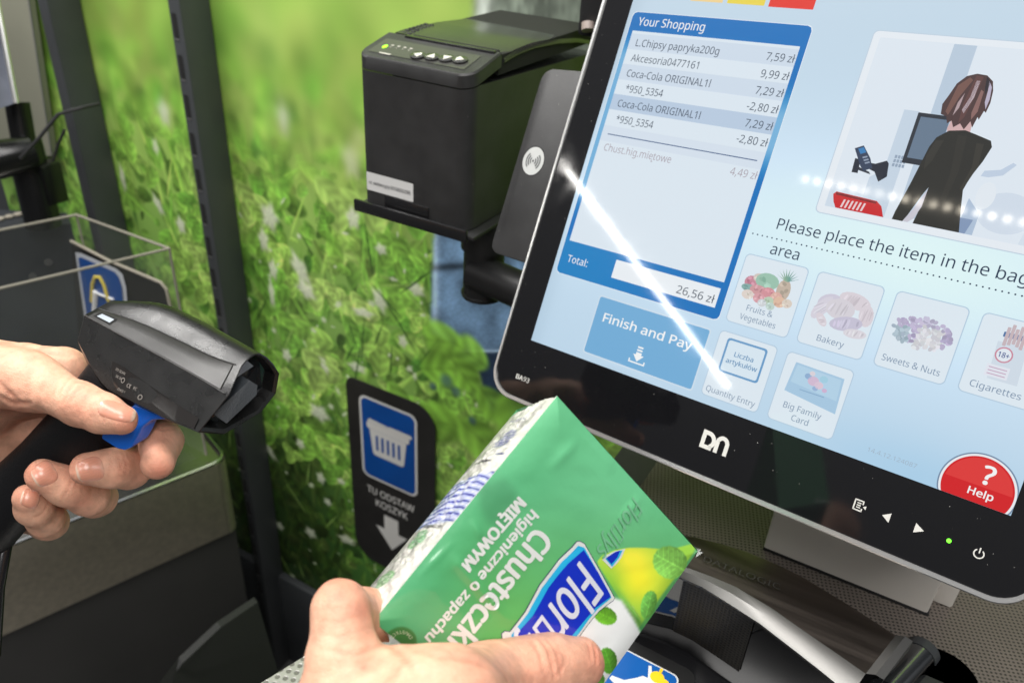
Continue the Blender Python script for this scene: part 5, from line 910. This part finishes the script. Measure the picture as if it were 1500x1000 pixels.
    def shoulder(t, v, lift): C, U = cr(PT['C'], t), cr(PT['U'], t); return toC(C * (1 - v) + U * v, lift)
    def low(t, v, lift=0.0006): C, W = cr(PT['C'], t), cr(PT['W'], t); return toC(C * (1 - v) + W * v, lift)
    b = MB(); rows = [[shoulder(t, v, 0.0008 if 0.03 < v < 0.97 else 0.0001) for v in (0.0, 0.05, 0.5, 0.93, 0.985)] for t in np.linspace(0.1, 3.72, 16)]
    e0 = [shoulder(3.76, v, 0.0) for v in (0.0, 0.05, 0.5, 0.93, 0.985)]; b.loft(rows + [e0], strip, closed=False, caps=False); b.build('side_band', root, recalc=True)
    b = MB(); b.tube([shoulder(t, 0.0, 0.0004) for t in np.linspace(0.02, 3.9, 14)], 0.0004, M_char, 6); b.build('lower_seam', root)
    b = MB(); b.tube([shoulder(t, 1.0, 0.0004) for t in np.linspace(0.05, 3.8, 14)], 0.0003, M_char, 6); b.build('upper_seam', root)
    b = MB(); b.face([shoulder(t, v, 0.0012) for t, v in ((0.16, 0.25), (0.62, 0.2), (0.62, 0.72), (0.18, 0.78))], M_slot); b.face([shoulder(t, v, 0.0015) for t, v in ((0.22, 0.36), (0.57, 0.32), (0.57, 0.62), (0.24, 0.68))], pbr('status_window', (0.36, 0.40, 0.44), 0.3)); b.build('status_window', root, smooth=0)
    b = MB(); gl = pbr('glossy_side', (0.012, 0.010, 0.009), 0.10, spec=0.6)
    b.face([low(t, v) for t, v in ((1.05, 0.52), (1.4, 0.50), (2.2, 0.58), (3.0, 0.66), (3.75, 0.72), (3.82, 0.96), (3.2, 0.985), (2.4, 0.985), (1.7, 0.98), (1.3, 0.86), (1.08, 0.66))], gl); b.build('side_label', root, recalc=True, smooth=0)
    b = MB(); mk = pbr('approval_print', (0.24, 0.22, 0.20), 0.5); sc_ = lambda x, y, t0, v0: low(t0 + x / 55, v0 - y / 62, 0.0009)
    for (tx, t0, v0, c_) in (('CE', 1.66, 0.80, 4.4), ('FC', 1.86, 0.79, 3.6), ('2D SCAN', 1.2, 0.62, 2.8), ('DC 5V', 1.28, 0.73, 2.6), ('CLASS 1', 1.46, 0.92, 2.6)): b.text(lambda x, y: sc_(x, y, t0, v0), tx, mk, c_, None, 'l', 0.01)
    o = [(2.12 + 0.055 * math.cos(a), 0.86 + 0.05 * math.sin(a)) for a in np.linspace(0, 6.283, 20)]; i = [(2.12 + 0.042 * math.cos(a), 0.86 + 0.038 * math.sin(a)) for a in np.linspace(0, 6.283, 20)]; b.face([low(t, v, 0.0009) for t, v in o + i[::-1]], mk)
    o = [(1.5 + 0.05 * math.cos(a), 0.72 + 0.05 * math.sin(a)) for a in np.linspace(0, 6.283, 20)]; i = [(1.5 + 0.038 * math.cos(a), 0.72 + 0.038 * math.sin(a)) for a in np.linspace(0, 6.283, 20)]; b.face([low(t, v, 0.0009) for t, v in o + i[::-1]], mk); b.build('approval_marks', root, smooth=0)
    # grip and trigger
    b = MB(); rings = []
    st = [(205, 540, 0.445, 62, 32), (184, 562, 0.445, 62, 36), (152, 598, 0.448, 57, 38), (114, 636, 0.454, 51, 39), (70, 678, 0.463, 46, 40), (22, 722, 0.472, 46, 41), (-25, 765, 0.476, 54, 42), (-60, 796, 0.481, 54, 42), (-68, 803, 0.482, 44, 34)]
    C_ = [at(*q[:3]) for q in st]
    for k, q in enumerate(st):
        ax = unit(C_[min(k + 1, len(st) - 1)] - C_[max(k - 1, 0)]); wd = unit(GL - ax * (GL @ ax)); ln = np.cross(ax, wd); ra, rl = q[3] * q[2] / F, q[4] * q[2] / F * 0.86; pw = lambda x: math.copysign(abs(x) ** 0.8, x)
        rings.append([C_[k] + ln * ra * pw(math.cos(a)) + wd * rl * pw(math.sin(a)) for a in np.linspace(0, 2 * math.pi, 28, endpoint=False)])
    b.loft(rings, pbr('grip_rubber', (0.005, 0.005, 0.006), 0.45, spec=0.35, bump=0.2, bscale=900)); b.build('grip', root, recalc=True)
    b = MB(); px = [(250, 615), (221, 616), (206, 627), (198, 643), (191, 656), (182, 661), (170, 658), (146, 642), (150, 630), (174, 616), (186, 600), (196, 592), (222, 600)]
    A = [at(x, y, 0.4165 + 0.00005 * (250 - x)) for x, y in px]; B = [p + GL * 0.011 for p in A]; tb = bmesh.new(); va = [tb.verts.new(tuple(p)) for p in A]; vb = [tb.verts.new(tuple(p)) for p in B]; n = len(va); tb.faces.new(va[::-1]); tb.faces.new(vb)
    for i in range(n): tb.faces.new((va[i], va[(i + 1) % n], vb[(i + 1) % n], vb[i]))
    bmesh.ops.recalc_face_normals(tb, faces=tb.faces); bmesh.ops.bevel(tb, geom=list(tb.edges), offset=0.0018, segments=3, affect='EDGES', profile=0.5, clamp_overlap=True); b.merge(tb, pbr('blue_trigger', rgb(22, 100, 205), 0.2, coat=0.6)); b.build('trigger', root, smooth=50)
    b = MB(); e = C_[-1]; b.tube([e + unit(C_[-2] - e) * 0.004, at(-52, 822, 0.490), at(-20, 790, 0.497), at(14, 742, 0.494), at(20, 748, 0.486), at(8, 790, 0.478), at(-4, 860, 0.475), at(-10, 960, 0.48)], [0.007, 0.006, 0.005, 0.0048, 0.0045, 0.0042, 0.004, 0.004], M_blacks, 16); b.build('cable', root)
build_scanner()

# ------------------------------------------------------------------ hands
def skin_mat():
    m, t, b = new_mat('skin'); N = t.nodes.new; L = t.links.new
    a = N('ShaderNodeAttribute'); a.attribute_name = 'Col'; co = N('ShaderNodeTexCoord')
    n = N('ShaderNodeTexNoise'); n.inputs['Scale'].default_value = 150; n.inputs['Detail'].default_value = 5; L(co.outputs['Object'], n.inputs['Vector'])
    mr = N('ShaderNodeMapRange'); mr.inputs[1].default_value = 0.3; mr.inputs[2].default_value = 0.7; mr.inputs[3].default_value = 0.82; mr.inputs[4].default_value = 1.15; L(n.outputs[0], mr.inputs[0])
    s = N('ShaderNodeVectorMath'); s.operation = 'SCALE'; L(a.outputs['Color'], s.inputs[0]); L(mr.outputs[0], s.inputs['Scale']); L(s.outputs[0], b.inputs['Base Color'])
    b.inputs['Roughness'].default_value = 0.52; b.inputs['Specular IOR Level'].default_value = 0.32
    b.inputs['Subsurface Weight'].default_value = 0.12; b.inputs['Subsurface Radius'].default_value = (1.0, 0.35, 0.2); b.inputs['Subsurface Scale'].default_value = 0.004
    v = N('ShaderNodeTexVoronoi'); v.feature = 'DISTANCE_TO_EDGE'; v.inputs['Scale'].default_value = 900; L(co.outputs['Object'], v.inputs['Vector'])
    n2 = N('ShaderNodeTexNoise'); n2.inputs['Scale'].default_value = 420; n2.inputs['Detail'].default_value = 4; L(co.outputs['Object'], n2.inputs['Vector'])
    ad = N('ShaderNodeMath'); ad.operation = 'MULTIPLY_ADD'; ad.inputs[1].default_value = 0.6; L(v.outputs[0], ad.inputs[0]); L(n2.outputs[0], ad.inputs[2])
    bp = N('ShaderNodeBump'); bp.inputs['Strength'].default_value = 0.45; bp.inputs['Distance'].default_value = 0.0008; L(ad.outputs[0], bp.inputs['Height']); L(bp.outputs[0], b.inputs['Normal']); return m
M_skin = skin_mat()
M_nail = pbr('fingernail', (0.5, 0.3, 0.25), 0.26, spec=0.5, coat=0.25, coat_r=0.2, attr=True, sss=0.12)
bpy.data.materials['fingernail'].node_tree.nodes['Principled BSDF'].inputs['Subsurface Scale'].default_value = 0.002
def lse(ds, k): ds = np.stack(ds); m = ds.min(0); return m - k * np.log(np.exp(-(ds - m) / k).sum(0))
def make_hand(label, groups, nails, creases, reds, tendons=(), voxel=0.0012, kp=0.004, kf=0.0025, kj=0.0035):
    """groups: first entry is the palm, the others are fingers; each a list of joints or segments ((px, py, depth, radius_px), ...)"""
    G_ = []
    for g in groups:
        segs = []
        for ch in g:
            for a, c in zip(ch, ch[1:]): segs.append((at(*a[:3]), at(*c[:3]), a[3] * a[2] / F, c[3] * c[2] / F))
        G_.append(segs)
    def sdf(P):
        res = []
        for gi, segs in enumerate(G_):
            ds = []
            for a, c, ra, rb in segs:
                d = c - a; t = np.clip(((P - a) @ d) / (d @ d), 0, 1); ds.append(np.linalg.norm(P - a - t[:, None] * d, axis=1) - (ra + (rb - ra) * t))
            res.append(lse(ds, kp if gi == 0 else kf) if len(ds) > 1 else ds[0])
        out = [lse([r, res[0]], kj) for r in res[1:]]; return lse(out + [res[0]], 0.0007)
    def grad(P):
        e = 2e-4; g = np.stack([sdf(P + v) - sdf(P - v) for v in np.eye(3) * e], 1); return g / np.maximum(np.linalg.norm(g, axis=1, keepdims=True), 1e-9)
    bm = bmesh.new()
    for segs in G_:
        for a, c, ra, rb in segs:
            n = max(2, int(np.linalg.norm(c - a) / (0.25 * min(ra, rb))) + 1)
            for t in np.linspace(0, 1, n): bmesh.ops.create_icosphere(bm, subdivisions=2, radius=ra + (rb - ra) * t, matrix=Matrix.Translation(tuple(a + (c - a) * t)))
    me = bpy.data.meshes.new('tmp'); bm.to_mesh(me); bm.free(); ob = bpy.data.objects.new('tmp', me); COL.objects.link(ob)
    md = ob.modifiers.new('r', 'REMESH'); md.mode = 'VOXEL'; md.voxel_size = voxel; dg = bpy.context.evaluated_depsgraph_get(); dg.update(); m2 = bpy.data.meshes.new_from_object(ob.evaluated_get(dg)); bpy.data.objects.remove(ob)
    V = np.empty(len(m2.vertices) * 3); m2.vertices.foreach_get('co', V); V = V.reshape(-1, 3); E = np.empty(len(m2.edges) * 2, np.int32); m2.edges.foreach_get('vertices', E); E = E.reshape(-1, 2)
    deg = np.bincount(E.ravel(), minlength=len(V))[:, None]
    for it in range(7):
        S_ = np.zeros_like(V); np.add.at(S_, E[:, 0], V[E[:, 1]]); np.add.at(S_, E[:, 1], V[E[:, 0]]); V = V * 0.4 + 0.6 * S_ / np.maximum(deg, 1)
        if it > 0: d = sdf(V); V = V - np.clip(d, -0.003, 0.003)[:, None] * grad(V)
    Nn = grad(V); pp = proj(V); vis = (Nn * (CAM - V)).sum(1) > 0; fc = np.clip((Nn * (CAM - V)).sum(1) / np.linalg.norm(CAM - V, axis=1) * 3, 0, 1)
    disp = 0.00028 * (vnoise(V[:, 0] * 150 + 50, V[:, 1] * 150 + V[:, 2] * 130 + 40, 61) - 0.5) * 2; dark = np.zeros(len(V))
    for line, w, dep in creases:
        dmin = np.full(len(V), 1e9); tpos = np.zeros(len(V)); n_ = len(line) - 1
        for i, (a, c) in enumerate(zip(line, line[1:])):
            a, c = v3(a), v3(c); d = c - a; t = np.clip(((pp - a) @ d) / (d @ d), 0, 1); q = np.linalg.norm(pp - a - t[:, None] * d, axis=1); up = q < dmin; dmin = np.where(up, q, dmin); tpos = np.where(up, (i + t) / n_, tpos)
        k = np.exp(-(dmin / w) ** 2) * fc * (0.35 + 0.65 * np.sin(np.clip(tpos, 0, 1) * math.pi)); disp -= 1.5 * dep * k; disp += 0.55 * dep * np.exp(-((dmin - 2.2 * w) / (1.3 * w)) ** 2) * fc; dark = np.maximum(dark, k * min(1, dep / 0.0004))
    for (px, py, r_, amt) in tendons: disp += amt * np.exp(-(np.hypot(pp[:, 0] - px, pp[:, 1] - py) / r_) ** 2) * fc
    V = V + disp[:, None] * Nn
    base = np.array(rgb(228, 176, 148)); col = np.tile(base, (len(V), 1)) * (0.94 + 0.12 * vnoise(V[:, 0] * 60 + 9, (V[:, 1] + V[:, 2]) * 55 + 7, 62))[:, None]
    redc = np.array(rgb(204, 118, 96))
    mot = smoothstep(0.5, 0.85, vnoise(V[:, 0] * 170 + 3, (V[:, 1] - V[:, 2]) * 150 + 90, 63))[:, None] * 0.16; col = col * (1 - mot) + redc * mot
    for (px, py, r_, amt) in reds: k = (amt * np.exp(-(np.hypot(pp[:, 0] - px, pp[:, 1] - py) / r_) ** 2))[:, None]; col = col * (1 - k) + redc * k
    col = col * (1 - 0.4 * dark[:, None]) + np.array(rgb(178, 100, 80)) * 0.4 * dark[:, None]  # creases painted darker in the skin colour, standing in for their shade
    nf = len(m2.polygons); Fq = np.empty(nf * 4, np.int32); m2.polygons.foreach_get('vertices', Fq) if all(p.loop_total == 4 for p in m2.polygons) else None
    Fq = Fq.reshape(-1, 4); bpy.data.meshes.remove(m2)
    hand = np_mesh('hand', V, Fq, col, M_skin); tag(hand, label, 'hand')
    def march(px, py):
        P0 = np.array([at(x, y, 0.22) for x, y in zip(px, py)]); D = np.array([unit(ray(x, y)) for x, y in zip(px, py)]); t = np.zeros(len(P0))
        for _ in range(60): t = t + np.clip(sdf(P0 + D * t[:, None]), -0.01, 0.02) * 0.9
        return P0 + D * t[:, None]
    for (cx, cy, dx, dy, hl, hw) in nails:
        d = unit([dx, dy]); e = v3([-d[1], d[0]]); nr, na = 9, 40; pts = [(0.0, 0.0)]
        for i in range(1, nr + 1):
            for a in np.linspace(0, 2 * math.pi, na, endpoint=False):
                ca, sa = math.cos(a), math.sin(a); pw = 2.9; k = (abs(ca) ** pw + abs(sa) ** pw) ** (-1 / pw); pts.append((i / nr * k * ca, i / nr * k * sa))
        pts = np.array(pts); r_ = np.concatenate([[0]] + [np.full(na, i / nr) for i in range(1, nr + 1)])
        q = v3([cx, cy]) + pts[:, :1] * d * hl + pts[:, 1:] * e * hw * (1 - 0.06 * pts[:, :1])
        Pn = march(q[:, 0], q[:, 1]); gn = grad(Pn); lift = 0.00055 * (1 - r_ ** 4) - 0.00022 * smoothstep(0.9, 1.0, r_) + 0.0009 * smoothstep(0.55, 1.0, pts[:, 0]); Pn = Pn + gn * lift[:, None]
        Fc = [(0, 1 + j, 1 + (j + 1) % na, 0) for j in range(na)]; tri = []; quad = []
        for i in range(nr - 1):
            for j in range(na): p = 1 + i * na; quad.append((p + j, p + na + j, p + na + (j + 1) % na, p + (j + 1) % na))
        # centre fan as quads over pairs of ring vertices
        for j in range(0, na, 2): quad.append((0, 1 + j, 1 + (j + 1) % na, 1 + (j + 2) % na))
        pink = np.array(rgb(212, 148, 124)); pale = np.array(rgb(226, 190, 168)); tipk = smoothstep(0.80, 0.93, pts[:, 0])[:, None]; lun = (smoothstep(-0.55, -0.85, pts[:, 0]) * (1 - np.abs(pts[:, 1])))[:, None] * 0.5
        cn = pink * (1 - lun) + pale * lun; cn = cn * (1 - tipk) + np.array(rgb(228, 204, 182)) * tipk; rim = (smoothstep(0.90, 1.0, r_) * (pts[:, 0] < 0.75))[:, None] * 0.5; cn = cn * (1 - rim) + np.array(rgb(190, 120, 100)) * rim
        cn = cn * (1 - 0.05 * np.sin(pts[:, 1:] * 30))
        np_mesh('nail', Pn, quad, cn, M_nail, hand)
    return hand

# hand gripping the scanner: thumb towards us, fingertips coming round the grip
make_hand('left hand wrapped round the scanner grip, thumb on its side', [
    [((-330, 660, 0.54, 84), (-150, 590, 0.50, 84), (-60, 572, 0.47, 70)), ((-60, 560, 0.465, 66), (30, 556, 0.475, 44), (92, 545, 0.47, 34)), ((-60, 580, 0.475, 68), (-30, 650, 0.50, 60), (-40, 690, 0.51, 50)), ((30, 560, 0.49, 40), (-10, 640, 0.51, 42))],
    [((-60, 545, 0.45, 58), (36, 556, 0.428, 41), (62, 565, 0.424, 34.5), (118, 592, 0.410, 28.5), (150, 605, 0.405, 25.5), (180, 615, 0.403, 21))],
    [((60, 560, 0.49, 34), (150, 632, 0.49, 27), (226, 646, 0.472, 27), (236, 646, 0.442, 27), (231, 678, 0.424, 24))],
    [((20, 610, 0.50, 36), (130, 650, 0.49, 28), (200, 676, 0.476, 27), (190, 686, 0.452, 26), (164, 685, 0.438, 25.5), (127, 686, 0.430, 23))],
    [((-20, 650, 0.51, 36), (80, 710, 0.50, 28), (140, 728, 0.485, 26), (130, 726, 0.464, 25), (98, 711, 0.448, 25.5), (62, 695, 0.438, 23))],
    [((-60, 690, 0.52, 32), (20, 750, 0.51, 25), (72, 764, 0.495, 23), (66, 760, 0.474, 22), (50, 744, 0.456, 22), (41, 729, 0.447, 20.5))]],
    nails=[(170, 602, 0.96, 0.28, 28, 14), (133, 687, -0.97, 0.24, 20.5, 18.5), (66, 693, -0.86, 0.5, 18, 18.5), (45, 730, -0.75, -0.2, 13.5, 15)],
    creases=[([(92, 592), (99, 572), (112, 558), (131, 562)], 1.6, 0.0005), ([(104, 590), (110, 574), (122, 564)], 1.4, 0.0004), ([(84, 580), (94, 562), (106, 552)], 1.6, 0.00035), ([(118, 598), (124, 582), (134, 572)], 1.5, 0.0003), ([(0, 580), (22, 590), (44, 590)], 2.5, 0.0007), ([(0, 560), (14, 575), (30, 588)], 2.5, 0.0005), ([(140, 590), (147, 606), (153, 617)], 1.5, 0.0004), ([(170, 662), (178, 682), (172, 704)], 1.5, 0.0004), ([(178, 662), (186, 682), (180, 704)], 1.5, 0.0003), ([(158, 664), (163, 680), (158, 700)], 1.6, 0.0003), ([(108, 696), (100, 716), (88, 734)], 1.5, 0.00035), ([(72, 736), (62, 752), (46, 760)], 1.4, 0.0003), ([(220, 622), (236, 630), (252, 628)], 1.5, 0.0003), ([(0, 500), (50, 512), (105, 522)], 3, 0.0004)],
    reds=[(190, 618, 26, 0.5), (118, 600, 26, 0.35), (110, 686, 26, 0.45), (45, 690, 22, 0.45), (35, 726, 20, 0.45), (235, 690, 24, 0.6), (230, 640, 26, 0.35), (185, 690, 22, 0.25), (120, 735, 22, 0.3), (20, 600, 40, 0.25)])

# hand holding the pack: thumb across its face, fingers behind it
def pd(px, py, off): P = hit(px, py, K0, KN); P = P + KN * off; return float((P - CAM) @ RC[:, 2])
make_hand('lower hand holding the green tissue pack, thumb lying across its face', [
    [((600, 1420, 0.335, 150), (600, 1230, 0.312, 150), (590, 1110, 0.300, 118)), ((560, 1140, 0.298, 108), (508, 1050, 0.300, 66)), ((560, 1130, 0.296, 116), (640, 1068, 0.296, 88)), ((505, 1050, 0.305, 62), (590, 1030, 0.304, 62), (650, 1046, 0.298, 80)), ((500, 1080, 0.32, 90), (560, 1160, 0.335, 110))],
    [((600, 1100, 0.292, 106), (650, 1040, 0.293, 80), (715, 1006, pd(715, 1000, 0.016), 60), (768, 990, pd(768, 990, 0.013), 50), (806, 978, pd(806, 976, 0.011), 44.5), (849, 971, pd(850, 970, 0.0095), 37))],
    [((520, 1060, 0.305, 66), (502, 965, 0.306, 46), (499, 891, 0.312, 36.5), (530, 903, 0.342, 36), (600, 900, 0.378, 36), (660, 890, 0.392, 31))],
    [((560, 1130, 0.325, 70), (560, 1040, 0.345, 46), (620, 980, 0.385, 40), (700, 950, 0.410, 34))],
    [((590, 1180, 0.34, 66), (640, 1110, 0.37, 44), (700, 1040, 0.40, 36), (760, 1010, 0.42, 32))]],
    nails=[(898, 958, 0.98, -0.15, 2, 2)] if False else [],
    creases=[([(790, 936), (802, 950), (807, 968), (812, 994)], 2.2, 0.00045), ([(800, 936), (813, 952), (820, 972), (822, 992)], 2.0, 0.0003), ([(780, 940), (790, 958), (796, 985)], 2.2, 0.0003), ([(816, 950), (828, 962), (824, 980), (814, 988)], 2, 0.0003), ([(868, 942), (873, 955), (873, 972)], 1.6, 0.0005), ([(858, 936), (864, 950), (866, 968)], 1.6, 0.0003), ([(456, 905), (490, 912), (536, 900)], 2.2, 0.00014), ([(452, 925), (495, 932), (545, 918)], 2.2, 0.00014), ([(460, 890), (495, 894), (534, 884)], 2, 0.00012), ([(470, 950), (520, 958), (560, 946)], 4, 0.0003), ([(560, 936), (590, 960), (610, 990)], 5, 0.0004), ([(600, 950), (640, 962), (690, 966)], 5, 0.0003), ([(660, 958), (700, 972), (730, 985)], 4, 0.0003)],
    reds=[(880, 965, 34, 0.5), (800, 985, 40, 0.35), (495, 856, 34, 0.45), (534, 893, 18, 0.4), (700, 990, 50, 0.25), (534, 977, 4, 0.6), (490, 1000, 60, 0.1)],
    tendons=((700, 962, 30, 0.0005), (520, 985, 30, 0.0006)))
